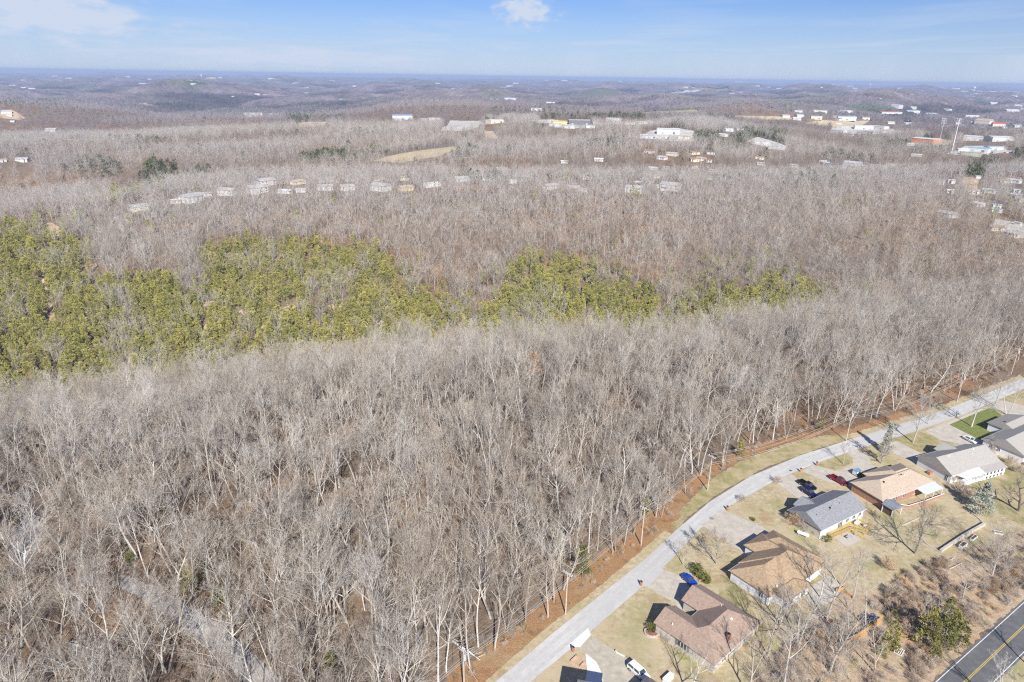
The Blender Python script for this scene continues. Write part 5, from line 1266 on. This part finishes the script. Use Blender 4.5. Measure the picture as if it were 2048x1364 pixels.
o = empty('utility_box', wp(1713, 950), fD.th, 'blue and white box trailer standing between the red pickup and the charcoal roof', 'trailer'); MB().box(-1.1, 1.1, -.75, .75, .4, 1.7).build('body', WSIDE, o); MB().box(-1.15, 1.15, -.8, .8, 1.702, 1.76).build('roof', BLUE, o)
for s_ in (-.8, .8): MB().tube((0, s_ - .06, .3), (0, s_ + .06, .3), .3, n=12).build('wheel', BLACK, o)
MB().bar((1.1, 0, .42), (2.0, 0, .42), .08, .08).build('hitch', GREYM, o)
o = empty('water_barrel', wp(1846, 934), 0, 'bright blue barrel by the left wall of the white-sided grey-roofed house', 'barrel'); MB().tube((0, 0, 0), (0, 0, .95), .42, .40, 14).build('barrel_body', plain('bright_blue', (.03, .22, .55), .4), o); MB().tube((0, 0, .952), (0, 0, 1.0), .36, n=14).build('lid', WHITE, o)
o = empty('brick_pier', wp(1860, 948), fE.th, 'low red brick pier with white post between the tan and the grey roofs', 'wall'); MB().box(-.9, .9, -.5, .5, 0, .9).build('brickwork', BRICK, o); MB().box(.92, 1.1, -.1, .1, 0, 1.6).build('post', WHITE, o)
def mailbox(px, py, label, mat=BRICK, rz=.7):
    o = empty('mailbox', wp(px, py), rz, label, 'mailbox', 'mailboxes along the street')
    MB().box(-.22, .22, -.22, .22, 0, 1.15).build('pillar', mat, o); m = MB().box(-.14, .14, -.28, .28, 1.152, 1.36).build('letter_box', BLACK, o)
mailbox(1146, 1303, 'small brick mailbox pillar by the white driveway apron next to the curved walk')
mailbox(1282, 1171, 'brick mailbox at the lower corner of the driveway with the blue car')
mailbox(1601, 944, 'orange brick mailbox between the two driveways near the red pickup', plain('orange_brick', (.55, .28, .12), .9))
mailbox(1633, 931, 'brick mailbox at the tip of the grass island')
mailbox(1454, 1020, 'brick mailbox beside the wide driveway of the golden-brown roofed house')
o = bpy.data.objects.new('manhole_cover', MB().tube((0, 0, 0), (0, 0, .012), .42, n=20).build('manhole_cover', plain('iron', (.16, .16, .17), .5, metal=.6)).data)
o = [q for q in bpy.data.objects if q.name.startswith('manhole_cover')][0]; o.location = wp(1581, 941, .034); tag(o, 'round dark manhole cover in the concrete street near the grass island', 'manhole cover')

# ------------------------------------------------------------------ vehicles
def loft(m, secs):
    """closed body from cross sections: (x, half width low, half width high, z low, z mid, z high, half width mid)"""
    P = []
    for x, wl, wm_, wt, zl, zm, zt in secs:
        P.append([(x, -wl, zl), (x, -wm_, zm), (x, -wt, zt), (x, wt, zt), (x, wm_, zm), (x, wl, zl)])
    n0 = len(m.v)
    for r in P: m.v += r
    for i in range(len(P) - 1):
        for k in range(6): a = n0 + i * 6 + k; b = n0 + i * 6 + (k + 1) % 6; m.f.append((a, b, b + 6, a + 6))
    m.f.append(tuple(n0 + k for k in range(6))); m.f.append(tuple(n0 + (len(P) - 1) * 6 + k for k in reversed(range(6))))
    return m
def car(name, px, py, heading, label, paint, kind='suv', L=4.7, group=None, z=.06):
    o = empty(name, wp(px, py, z), heading, label, {'pickup': 'pickup truck', 'suv': 'sport utility vehicle', 'car': 'car'}[kind], group)
    h = L / 2; W_ = .92
    b = {'suv': [(-h, .78, .86, .80, .45, .7, .98), (-h + .1, .86, W_, .86, .32, .75, 1.05), (-.2, .88, W_ + .02, .88, .30, .78, 1.05), (h - 1.15, .88, W_, .86, .30, .74, 1.02), (h - .25, .84, .88, .78, .33, .66, .90), (h, .68, .76, .66, .42, .58, .74)],
         'car': [(-h, .74, .82, .76, .42, .62, .86), (-h + .15, .84, .90, .82, .30, .66, .92), (-.2, .86, .92, .86, .26, .68, .94), (h - 1.3, .86, .91, .84, .26, .66, .90), (h - .25, .80, .85, .74, .30, .56, .74), (h, .64, .72, .6, .38, .5, .6)],
         'pickup': [(-h, .86, .93, .92, .5, .75, 1.08), (-h + .1, .90, .96, .95, .42, .78, 1.1), (-.3, .90, .97, .95, .38, .80, 1.1), (h - 1.4, .9, .97, .92, .38, .80, 1.12), (h - .25, .88, .93, .85, .42, .72, 1.0), (h, .74, .84, .74, .48, .64, .86)]}[kind]
    if kind == 'pickup':            # the open bed behind the cab
        cab0, cab1 = -.55, h - 1.55
        body = loft(MB(), [q for q in b if q[0] >= -.3 or q[0] == -.3])
        body.box(-h, -.45, -.96, -.88, .45, 1.12).box(-h, -.45, .88, .96, .45, 1.12).box(-h, -h + .08, -.878, .878, .45, 1.12).box(-h + .082, -.302, -.878, .878, .45, .62)
        body.box(-.5, -.302, -.878, .878, .62, 1.12)
        gh, gz, w0, w1 = (-.45, h - 1.3), 1.72, .86, .70
    elif kind == 'suv': body = loft(MB(), b); gh, gz, w0, w1 = (-h + .12, h - 1.25), 1.66, .84, .70
    else: body = loft(MB(), b); gh, gz, w0, w1 = (-h + .75, h - 1.45), 1.40, .82, .62
    ob = body.build('body', paint, o, smooth=False)
    zb = 1.04 if kind == 'suv' else (.90 if kind == 'car' else 1.10)
    s0, s1 = (.28, .62) if kind == 'suv' else ((.55, .75) if kind == 'car' else (.12, .6))
    m = MB(); m.v += [(gh[0], -w0, zb), (gh[1], -w0, zb), (gh[1], w0, zb), (gh[0], w0, zb), (gh[0] + s0, -w1, gz - .06), (gh[1] - s1, -w1, gz - .06), (gh[1] - s1, w1, gz - .06), (gh[0] + s0, w1, gz - .06)]
    m.f += [(0, 3, 2, 1), (4, 5, 6, 7), (0, 1, 5, 4), (1, 2, 6, 5), (2, 3, 7, 6), (3, 0, 4, 7)]; m.build('windows', GLASS, o)
    MB().box(gh[0] + s0 - .05, gh[1] - s1 + .05, -w1 - .03, w1 + .03, gz - .058, gz).build('roof', paint, o)
    m = MB()
    for sy in (-1, 1):
        for t in ((0, .5, 1) if kind == 'suv' else (0, 1)):
            xb = gh[0] + (gh[1] - gh[0]) * t; xt = gh[0] + s0 + (gh[1] - s1 - gh[0] - s0) * t
            m.bar((xb, sy * (w0 + .006), zb), (xt, sy * (w1 + .012), gz - .05), .10, .05)
    m.build('pillars', paint, o)
    for sx in (-h + .85, h - .9):
        for sy in (-1, 1):
            wmesh = MB().tube((sx, sy * .72, .34), (sx, sy * .96, .34), .34, n=16).build('wheel', BLACK, o); MB().tube((sx, sy * .962, .34), (sx, sy * .975, .34), .2, n=10).build('rim', CHROME, wmesh)
    for sy in (-.62, .62):
        MB().box(h - .06, h + .01, sy - .14, sy + .14, .6, .74).build('headlight', LAMPW, o); MB().box(-h - .02, -h + .03, sy - .13, sy + .13, .66, .86).build('tail_light', LAMPRED, o)
        MB().box(gh[1] - s1 * .9, gh[1] - s1 * .9 + .12, sy * 1.55 - .1, sy * 1.55 + .1, zb, zb + .15).build('mirror', paint, o)
    return o
def paint(name, c): return plain(name, c, .22, metal=.25, spec=.6)
hd = lambda a, b: math.atan2(*(np.array(wp(*b))[:2] - np.array(wp(*a))[:2])[::-1])
P_BLUE = paint('blue_paint', (.01, .07, .52)); P_WHITE = plain('white_car_paint', (.76, .77, .78), .25, spec=.6); P_RED = paint('dark_red_paint', (.22, .012, .03)); P_BLACK = paint('black_paint', (.012, .013, .018)); P_NAVY = paint('navy_paint', (.02, .015, .07))
car('parked_car', 1379, 1164, hd((1365, 1150), (1393, 1176)), 'bright blue car half in the garage shadow beside the golden shrub', P_BLUE, 'car', 4.3)
o = car('parked_vehicle', 1277, 1348, hd((1252, 1326), (1300, 1368)), 'white boxy vehicle with roof panels parked at the bottom edge of the photo', P_WHITE, 'suv', 4.9)
MB().box(-1.7, .6, -.62, .62, 1.662, 1.72).build('roof_panel', WHITE, o)
car('pickup_truck', 1677, 964, hd((1700, 977), (1654, 952)), 'dark red pickup truck with an open bed facing the house on the long driveway', P_RED, 'pickup', 5.5).rotation_euler.z += math.pi
car('pickup_truck', 1614, 974, hd((1592, 962), (1632, 985)), 'black pickup truck parked in front of the charcoal-roofed house', P_BLACK, 'pickup', 5.4)
car('parked_vehicle', 1617, 988, hd((1598, 975), (1636, 1000)), 'dark navy vehicle parked next to the black pickup', P_NAVY, 'suv', 4.6)
car('parked_car', 1940, 882, hd((1928, 876), (1955, 890)), 'white car on the driveway between the two grey-roofed houses', P_WHITE, 'car', 4.6)
car('parked_vehicle', 1988, 862, hd((1975, 855), (2000, 870)), 'dark vehicle in the deep shadow of the large grey-roofed house', P_NAVY, 'suv', 4.6)

# ------------------------------------------------------------------ utility poles and wires
PB = []
for (px, py, tx, ty) in ((934, 1376, 927, 1297), (1131, 1228, 1136, 1145), (1282, 1090, 1289, 1029), (1415, 980, 1424, 918), (1692, 882, 1702, 828), (1914, 803, 1927, 757), (2022, 748, 2030, 713)):
    PB.append(np.array(wp(px, py)))
PB[0] = np.array([*at(927, 1300, 11.2)[:2], 0])
HP = 11.3
plabels = ['utility pole with transformer nearest the bottom edge, left of the street', 'leaning utility pole above the street beside a ring of pale stone, second from the bottom', 'utility pole at the wood edge opposite the driveway with the blue car', 'utility pole at the wood edge left of the grass verge', 'utility pole with transformer across the street from the tan-roofed house', 'utility pole with transformer at the wood edge opposite the green lawn', 'farthest utility pole with a crossarm near the right edge']
dirs = []
for i in range(len(PB)):
    d = PB[min(i + 1, len(PB) - 1)] - PB[max(i - 1, 0)]; d = d / np.linalg.norm(d); dirs.append(d)
ARMS = []
for i, (b, d) in enumerate(zip(PB, dirs)):
    o = empty('utility_pole', tuple(b), math.atan2(d[1], d[0]), plabels[i], 'utility pole', 'utility poles along the wood edge')
    MB().tube((0, 0, -.4), (0, 0, HP), .17, .11, 10).build('pole', POLEW, o)
    two = i in (1, 0, 3)
    arm = MB().bar((.16, -1.25, HP - .35), (.16, 1.25, HP - .35), .12, .12)
    if two: arm.bar((-.16, -1.25, HP - .35), (-.16, 1.25, HP - .35), .12, .12)
    arm.build('crossarm', GREYM, o)
    for y in (-1.1, -.45, .45, 1.1): MB().tube((.16, y, HP - .288), (.16, y, HP - .05), .07, .05, 8).build('insulator', INSUL, o)
    if i in (0, 4, 5, 6):
        t = MB().tube((-.1, -.42, HP - 2.1), (-.1, -.42, HP - 1.1), .30, n=12).build('transformer', GREYM, o)
        MB().tube((-.1, -.42, HP - 1.098), (-.1, -.42, HP - .85), .05, n=6).build('bushing', INSUL, t)
    if i == 1: MB().tube((.2, 0, HP - 1.5), (.5, 0, HP - 1.5), .05, n=6).build('bracket', GREYM, o)
    n = np.array([-d[1], d[0], 0]); ARMS.append((b, d, n))
offs = [(-1.1, HP - .04, 'outermost overhead wire on the wood side of the poles'), (.45, HP - .04, 'overhead wire carried just beside the pole tops'), (1.1, HP - .04, 'outermost overhead wire on the street side of the poles'), (-.0, HP - 2.3, 'lower overhead wire slung beneath the crossarms'), (.12, HP - 3.0, 'lowest and thickest overhead cable between the poles')]
for y, z, lab in offs:
    m = MB(); P = []
    ext = [(ARMS[0][0] - ARMS[0][1] * 34, ARMS[0][1], ARMS[0][2])] + ARMS
    for (b0, d0, n0), (b1, d1_, n1) in zip(ext[:-1], ext[1:]):
        a = b0 + n0 * y + np.array([0, 0, z]); c = b1 + n1 * y + np.array([0, 0, z]); K = 12; L = np.linalg.norm(c - a); sag = .0006 * L * L + .12
        pts = [a + (c - a) * t + np.array([0, 0, -4 * sag * t * (1 - t)]) for t in np.linspace(0, 1, K + 1)]
        for q, w_ in zip(pts[:-1], pts[1:]): m.tube(q, w_, .026 if z > HP - 1 else .036, n=3)
    tag(m.build('overhead_wire', WIREM), lab, 'wire')
m = MB(); b = PB[0]; g_ = np.array(wp(968, 1364 + 20)); m.tube(b + [0, 0, HP - 2.3], g_, .02, n=3); tag(m.build('guy_wire', WIREM), 'slanting guy wire from the nearest utility pole towards the street', 'wire')

# tall floodlight masts of the distant field
for k, (bx, by, tx, ty, lab) in enumerate(((1903, 306, 1923, 238, 'tall white floodlight mast, the brighter right one of the pair near the distant sheds'), (1874, 304, 1889, 238, 'tall thin floodlight mast, the left one of the pair near the distant sheds'))):
    g = gat(bx, by); hs_ = np.linspace(10, 90, 161); hh = hs_[np.argmin([abs(proj(g + [0, 0, q])[1] - ty) for q in hs_])]
    o = empty('floodlight_mast', tuple(g), -.5, lab, 'floodlight', 'floodlight masts of the distant field'); MB().tube((0, 0, -1), (0, 0, hh), .75 if k == 0 else .45, .4 if k == 0 else .3, 10).build('mast', GREYM if k else WHITE, o)
    for j in range(3):
        MB().bar((-3.4, 0, hh - j * 3.2), (3.4, 0, hh - j * 3.2), .4, .4).build('crossarm', GREYM, o)
        for x in (-3, -1, 1, 3): MB().box(x - .55, x + .55, -.9, -.3, hh - j * 3.2 - .5, hh - j * 3.2 + .5).build('lamp_head', WHITE, o)
def water_tower(px, py, ty, label):
    g = gat(px, py); hs_ = np.linspace(5, 140, 271); hh = hs_[np.argmin([abs(proj(g + [0, 0, q])[1] - ty) for q in hs_])]
    o = empty('water_tower', tuple(g), 0, label, 'water tower', 'water towers on the horizon'); r = hh * .26
    MB().tube((0, 0, -2), (0, 0, hh * .6), r * .3, n=10).build('stem', WHITE, o); m = MB(); P = [(hh * .55, .3), (hh * .68, .85), (hh * .8, 1), (hh * .93, .75), (hh, .15)]
    for (z0, a), (z1, c) in zip(P[:-1], P[1:]): m.tube((0, 0, z0), (0, 0, z1), r * a, r * c, 12)
    m.build('tank', WHITE, o)
water_tower(1739, 176, 167, 'small white water tower on the skyline to the right')
water_tower(1344, 160, 154, 'tiny white water tower on the skyline right of the middle')
water_tower(403, 156, 149, 'tiny white water tower on the skyline at the left')
water_tower(1947, 184, 173, 'white tower block above the distant town at the far right')

# ------------------------------------------------------------------ yard trees and shrubs
def yard_tree(px, py, h, kw, label, tw=TWIG, bk=BARK, seed=0, name='bare_tree'):
    tr, cr_ = grow_tree(200 + seed, h, **kw); tm = segs_mesh(tr, 'trunk', bk); cm = segs_mesh(cr_, 'crown', tw)
    return tree_object(name, wp(px, py), random.uniform(0, 6), (1, 1, 1), tm, cm, label, 'tree', 'bare trees of the gardens')
big = dict(start=.20, spread=54, counts=(11, 8, 7, 6), r0=.30, twig=.016, wob=.15, ratio=(.66, .55, .5, .5))
yard_tree(1830, 1107, 13, big, 'big spreading bare tree on the lawn below the tan-roofed house', DTWIG, DBARK, seed=1)
yard_tree(1826, 885, 13.5, dict(start=.35, spread=48, counts=(11, 8, 7, 6), r0=.3, twig=.017), 'tall bare tree with thick trunk on the lawn left of the white-sided house', seed=2)
yard_tree(1943, 853, 12.5, dict(start=.35, spread=44, counts=(11, 8, 7, 6), r0=.26, twig=.017), 'bare tree on the bright green lawn', seed=3)
yard_tree(1686, 928, 6.5, dict(start=.3, spread=44, counts=(7, 6, 6, 5), r0=.13), 'small white-trunked bare tree on the grass island', seed=4)
yard_tree(1432, 1128, 8.5, dict(start=.12, spread=50, counts=(12, 8, 7, 6), r0=.16, twig=.017), 'pale bushy bare tree in front of the golden-brown roofed house', seed=5)
yard_tree(1706, 1198, 12.5, dict(start=.4, spread=40, counts=(7, 6, 5, 5), r0=.2), 'white-barked bare tree beside the low orange boards', seed=6)
yard_tree(1653, 1241, 15, dict(start=.35, spread=36, counts=(8, 6, 6, 5), r0=.25), 'tall bare tree growing in the ring of white stones', seed=7)
yard_tree(1596, 1290, 15, dict(start=.25, spread=50, counts=(9, 6, 6, 5), r0=.28, fork=2), 'forked bare tree left of the long orange fence', seed=8)
yard_tree(1536, 1312, 12, dict(start=.3, spread=42, counts=(8, 7, 6, 5), r0=.24), 'bare tree at the back corner of the brown-roofed house', seed=9)
yard_tree(1497, 1392, 13, dict(start=.2, spread=46, counts=(9, 7, 6, 5), r0=.24), 'bare tree rising from the bottom edge below the brown-roofed house', seed=10)
yard_tree(1377, 1400, 11, dict(start=.22, spread=42, counts=(8, 7, 6, 5), r0=.2), 'bare tree at the bottom edge right of the slate roof', seed=11)
yard_tree(2037, 1022, 10.5, dict(start=.12, spread=60, counts=(9, 7, 6, 5), r0=.42, wob=.2), 'dark wide-branched bare tree at the right edge beside the pale spruce', DTWIG, DTWIG, seed=12)
yard_tree(2014, 830, 15, dict(start=.45, spread=34, counts=(7, 6, 6, 5), r0=.26, fork=2), 'pair-stemmed tall bare tree rising above the large grey-roofed house', seed=13)
yard_tree(1990, 812, 10, dict(start=.25, spread=46, counts=(8, 7, 6, 5), r0=.18), 'bare tree on the lawn strip near the street, left of the twin-stemmed tree', seed=14)
yard_tree(1366, 1130, 6, dict(start=.2, spread=44, counts=(8, 6, 6, 5), r0=.12), 'small brown bare tree beside the driveway of the blue car', seed=15)
yard_tree(1846, 1264, 9, dict(start=.1, spread=62, counts=(7, 6, 5, 4), r0=.24, wob=.2), 'white-limbed bare tree among the cedars near the asphalt road', seed=16)
yard_tree(1762, 927, 11.5, dict(start=.08, spread=62, counts=(30, 10, 9), ratio=(.27, .42, .5), r0=.2, twig=.026, kid=45), 'pale narrow leafless larch by the street in front of the tan-roofed house', seed=17, name='larch_tree')
yard_tree(1730, 1255, 10, dict(start=.3, spread=40, counts=(8, 6, 6, 5), r0=.2), 'bare tree in front of the small dark shadow box', seed=18)
yard_tree(1660, 1345, 14, dict(start=.25, spread=44, counts=(8, 7, 6, 5), r0=.26), 'bare tree below the near end of the long orange fence', seed=19)
yard_tree(1568, 1375, 13, dict(start=.25, spread=44, counts=(8, 7, 6, 5), r0=.24), 'bare tree at the bottom edge right of the brown-roofed house', seed=20)
yard_tree(1640, 1195, 12, dict(start=.3, spread=40, counts=(8, 6, 6, 5), r0=.2), 'bare tree on the pale patio of the golden-brown roofed house', seed=21)
yard_tree(1925, 1200, 8, dict(start=.2, spread=44, counts=(8, 7, 6, 5), r0=.16), 'thin bare tree in the brush between the cedars and the asphalt road', seed=22)
yard_tree(1985, 1150, 8, dict(start=.15, spread=48, counts=(9, 7, 6, 5), r0=.16), 'thin bare tree in the russet brush near the right edge', DTWIG, seed=23)
yard_tree(1750, 1345, 10, dict(start=.2, spread=44, counts=(9, 6, 6, 5), r0=.18), 'bare tree in the brush left of the asphalt road at the bottom edge', seed=24)
yard_tree(1690, 1295, 11, dict(start=.2, spread=46, counts=(9, 6, 6, 5), r0=.2), 'bare tree leaning over the near end of the orange fence', seed=25)
yard_tree(1560, 1250, 9, dict(start=.2, spread=46, counts=(9, 7, 6, 5), r0=.18), 'bushy bare tree against the back wall of the golden-brown roofed house', DTWIG, seed=26)
yard_tree(1855, 848, 8, dict(start=.25, spread=48, counts=(8, 7, 6, 5), r0=.16), 'young bare tree at the street edge left of the brick-edged walk', seed=27)
yard_tree(1985, 905, 5, dict(start=.1, spread=48, counts=(8, 6, 6, 5), r0=.1), 'small bare tree against the white gable of the large grey-roofed house', seed=28)
yard_tree(2075, 1350, 10, dict(start=.2, spread=42, counts=(8, 6, 6, 5), r0=.2), 'bare tree beyond the lower right corner that shades the asphalt road', seed=29)
yard_tree(2000, 1420, 10, dict(start=.25, spread=38, counts=(8, 6, 6, 5), r0=.2), 'bare tree below the asphalt road at the bottom edge', seed=30)
# the largest crowns of the near wood and two oaks that kept their leaves
BIGB = perobject('white_bark', [(.56, .54, .50), (.68, .66, .62)])
for k, (px, py, h) in enumerate([(418, 1165, 13), (355, 1185, 12), (620, 1150, 12), (160, 1230, 12), (325, 1340, 12), (553, 1225, 12), (465, 1310, 10), (960, 1150, 11), (850, 1250, 12), (55, 1200, 12), (760, 1290, 12), (1085, 1110, 12), (240, 1090, 12), (690, 1230, 12)]):
    tr, cr_ = grow_tree(400 + k, h, start=.28, spread=56, counts=(9, 8, 6, 6), r0=.30, wob=.18, twig=.015, ratio=(.66, .55, .5, .5)); tp = proj(np.array(wp(px, py)) + [0, 0, h * .7])
    tree_object('bare_tree', wp(px, py), random.uniform(0, 6), (1, 1, 1), segs_mesh(tr, 'trunk', BIGB), segs_mesh(cr_, 'crown', TWIG), uniq('broad white-limbed bare tree', min(max(tp[0], 5), 2043), min(max(tp[1], 5), 1360)), 'tree', 'bare trees of the near wood')
for k, (px, py, an, L_) in enumerate([(300, 1062, .5, 9), (905, 1285, -.7, 8), (700, 1180, 1.1, 9), (520, 1100, 2.4, 8), (140, 1290, -.3, 8)]):
    o = empty('fallen_trunk', wp(px, py), an, uniq('pale fallen trunk lying on the leaf litter', px, py), 'fallen tree', 'fallen trunks in the near wood')
    MB().tube((0, 0, .35), (L_ * .55, .2, .5), .24, .18, 7).tube((L_ * .55, .2, .5), (L_, -.2, .9), .18, .07, 7).build('log', BIGB, o)
    m = MB()
    for q in (.5, .62, .74, .86): m.tube((L_ * q, 0, .6), (L_ * q + 1.2, random.choice([-1.3, 1.3]), 1.3), .06, .02, 4)
    m.build('broken_limbs', BIGB, o)
OAKL = perobject('brown_oak_leaves', [(.42, .24, .11), (.36, .20, .10)])
for k, (px, py) in enumerate([(1028, 748), (1066, 778)]):
    o = empty('oak_tree', tuple(gat(px, py)), k, ['orange-leaved oak standing among the bare crowns of the near wood, upper of two', 'orange-leaved oak standing among the bare crowns of the near wood, lower of two'][k], 'tree', 'oaks that kept their brown leaves')
    link(bpy.data.objects.new('trunk', stem(12, .15)), o); link(bpy.data.objects.new('crown', foliage(500 + k, 15, 2.6, 900, .4, 'round', .35, OAKL)), o)
def green(name, px, py, mesh, s, label, cat, trunk=None, group=None, sz=1.0):
    if trunk:
        o = empty(name, wp(px, py), random.uniform(0, 6), label, cat, group); o.scale = (s, s, s * sz)
        link(bpy.data.objects.new('trunk', trunk), o); link(bpy.data.objects.new('crown', mesh), o)
    else:
        o = bpy.data.objects.new(name, mesh); link(o); o.location = wp(px, py); o.rotation_euler = (0, 0, random.uniform(0, 6)); o.scale = (s, s, s * sz); tag(o, label, cat, group)
    return o
def spruce(px, py, h, r, label, seed):
    o = empty('spruce_tree', wp(px, py), 0, label, 'tree'); V = []
    m = foliage(seed, h, r, 4200, .34, 'cone', .06, SPRUCE, 16); link(bpy.data.objects.new('trunk', stem(h * .85, .16)), o); link(bpy.data.objects.new('crown', m), o)
spruce(1960, 1024, 9.5, 3.0, 'wide pale blue-green spruce on the lawn behind the white-sided house', 301)
spruce(1770, 905, 10.5, 1.3, 'slender blue spruce by the street behind the leafless larch', 302)
CG = 'cedars by the asphalt road and in the wood'
for k, (px, py, s, w) in enumerate([(1778, 1296, 1.0, 'bright olive cedar between the orange fence and the pallet'), (1762, 1312, .6, 'small olive cedar at the lower end of the orange fence'), (1850, 1290, 1.1, 'olive cedar below the white-limbed tree'), (1885, 1290, 1.15, 'golden olive cedar closest to the asphalt road'), (1905, 1262, 1.05, 'cedar right of the white-limbed tree near the asphalt road'), (1915, 1298, .85, 'low golden cedar at the edge of the asphalt road'), (1868, 1315, .6, 'low cedar at the foot of the cedar clump by the road'), (1785, 1238, .5, 'thin cedar above the short orange fence'), (1895, 1232, .6, 'cedar in the brush above the cedar clump')]):
    green('cedar_tree', px, py, CEDARS[k % 3][1], s, w, 'tree', CEDARS[k % 3][0], CG)
for k, (px, py, s) in enumerate([(390, 1160, 1.1), (330, 1030, .8), (1165, 1150, 1.0), (1118, 1112, .7), (262, 1125, .6), (1480, 912, .7), (1640, 858, .6), (10, 1170, .9), (380, 1190, .9), (440, 1210, .8), (660, 1335, .7), (1290, 1030, .7)]):
    green('cedar_tree', px, py, CEDARS[k % 3][1], s, uniq('olive cedar among the bare trunks', px, py), 'tree', CEDARS[k % 3][0], CG)
for k, (px, py, s, w, sz) in enumerate([(1392, 1146, 1.35, 'large golden-green shrub beside the blue car', .9), (1402, 1156, 1.2, 'golden-green shrub behind the larger one beside the blue car', .9), (1412, 1166, 1.1, 'darker green shrub at the end of the shrub row by the blue car', .8), (1304, 1263, .95, 'round shrub in the brick-edged bed', 1.2), (1506, 1041, .55, 'small clipped round shrub beside the wide driveway', 1), (1721, 955, .8, 'dark green shrub behind the box trailer', 1), (1732, 963, .95, 'dark round shrub between the charcoal and tan roofs', 1), (1652, 1082, 1.0, 'small grassy evergreen beside the propane tank', .7), (1628, 1068, .8, 'low green shrub by the end wall of the charcoal-roofed house', .7), (1522, 1180, .7, 'low green shrub by the long white side wall', .8)]):
    green('shrub', px, py, SHRUBS[k % 3], s, w, 'shrub', None, 'evergreen shrubs in the gardens', sz)
for k, (px, py, s, w) in enumerate([(1555, 966, .9, 'bare twiggy bush at the street edge by the dark vehicles'), (1483, 1002, .8, 'bare twiggy bush on the lawn near the wide driveway'), (1590, 1050, 1.3, 'large bare bush at the left end of the charcoal-roofed house'), (1575, 1038, .9, 'tan bare bush in front of the charcoal-roofed house'), (1606, 1058, 1.2, 'bare bush near the propane tank'), (1775, 1140, 1.3, 'dark russet bush in the middle of the backyard'), (1920, 985, 1.2, 'grey bare bush in the hedge line left of the pale spruce'), (1905, 965, 1.1, 'dark bare bush behind the patio cover'), (1500, 1290, 1.0, 'olive bare bush at the back wall of the brown-roofed house'), (1990, 905, 1.0, 'low dark bush by the terrace of the large house'), (2020, 930, 1.1, 'dark hedge bush right of the glazed sunroom'), (2035, 945, 1.1, 'dark hedge bush farther right of the glazed sunroom'), (1935, 1000, 1.2, 'brown bare bush in the hedge line under the sunroom'), (1425, 1040, .35, 'tiny dark bush at the street corner of the wide driveway')]):
    green('bush', px, py, BRUSH[k % 4], s, w, 'bush', None, 'leafless bushes in the gardens')
# brush thicket near the asphalt road: nobody could count it
bp_ = []
zone = [(1560, 1300), (1700, 1230), (1760, 1190), (1800, 1150), (1880, 1120), (1960, 1100), (2060, 1070), (2130, 1080), (2120, 1150), (2040, 1195), (1955, 1262), (1880, 1330), (1800, 1400), (1500, 1440)]
zw = [tuple(at(*q)[:2]) for q in zone]; xs_ = [q[0] for q in zw]; ys_ = [q[1] for q in zw]
C_ = np.stack([rng.uniform(min(xs_), max(xs_), 9000), rng.uniform(min(ys_), max(ys_), 9000)], 1); C_ = C_[inpoly(C_[:, 0], C_[:, 1], zw)]
den = patch_noise(C_, 14, 5); C_ = C_[rng.random(len(C_)) < np.clip(.20 + den * .9, .03, .7)]
stuff_instances('brush_thicket', np.concatenate([C_, np.zeros((len(C_), 1))], 1), BRUSH, .25, .75, 'russet and grey brush thicket beside the asphalt road', 'brush', 12)
S2 = np.stack([rng.uniform(min(xs_), max(xs_), 420), rng.uniform(min(ys_), max(ys_), 420)], 1); S2 = S2[inpoly(S2[:, 0], S2[:, 1], zw)]
sx_, sy_ = vproj(np.concatenate([S2, np.zeros((len(S2), 1))], 1)); S2 = S2[((sy_ > 1270) & (sx_ < 1760)) | (sx_ > 1960)]
stuff_instances('thicket_saplings', np.concatenate([S2, np.zeros((len(S2), 1))], 1), [joined('sapling', a, b) for a, b, h in HI[-1:]] + MIDT[:2], .25, .55, 'slender leafless saplings in the thicket beside the asphalt road', 'saplings', 22)
sh_ = [tuple(q) for q in (ra + rn * (wroad + 1.5), rb + rn * (wroad + 1.5), rb + rn * 14, ra + rn * 14)]
C_ = np.stack([rng.uniform(60, 130, 900), rng.uniform(60, 130, 900)], 1); C_ = C_[inpoly(C_[:, 0], C_[:, 1], sh_)]
stuff_instances('roadside_brush', np.concatenate([C_, np.zeros((len(C_), 1))], 1), BRUSH, .2, .5, 'low dry brush on the far shoulder of the asphalt road', 'brush', 13)

# ------------------------------------------------------------------ the air between here and the horizon
hz = MB().box(-60000, 60000, -500, 60000, -330, 128).build('haze', plain('haze_air', (1, 1, 1)))
hm = bpy.data.materials.new('haze_air_volume'); hm.use_nodes = True; t_ = hm.node_tree; t_.nodes.clear()
ho = t_.nodes.new('ShaderNodeOutputMaterial'); hv = t_.nodes.new('ShaderNodeVolumePrincipled')
hv.inputs['Color'].default_value = (.57, .71, 1.0, 1); hv.inputs['Density'].default_value = 0.92e-4; hv.inputs['Anisotropy'].default_value = 0.0
t_.links.new(hv.outputs[0], ho.inputs['Volume']); hz.data.materials.clear(); hz.data.materials.append(hm); hz['kind'] = 'stuff'
hz['label'] = 'thin blue haze filling the air over the hills'
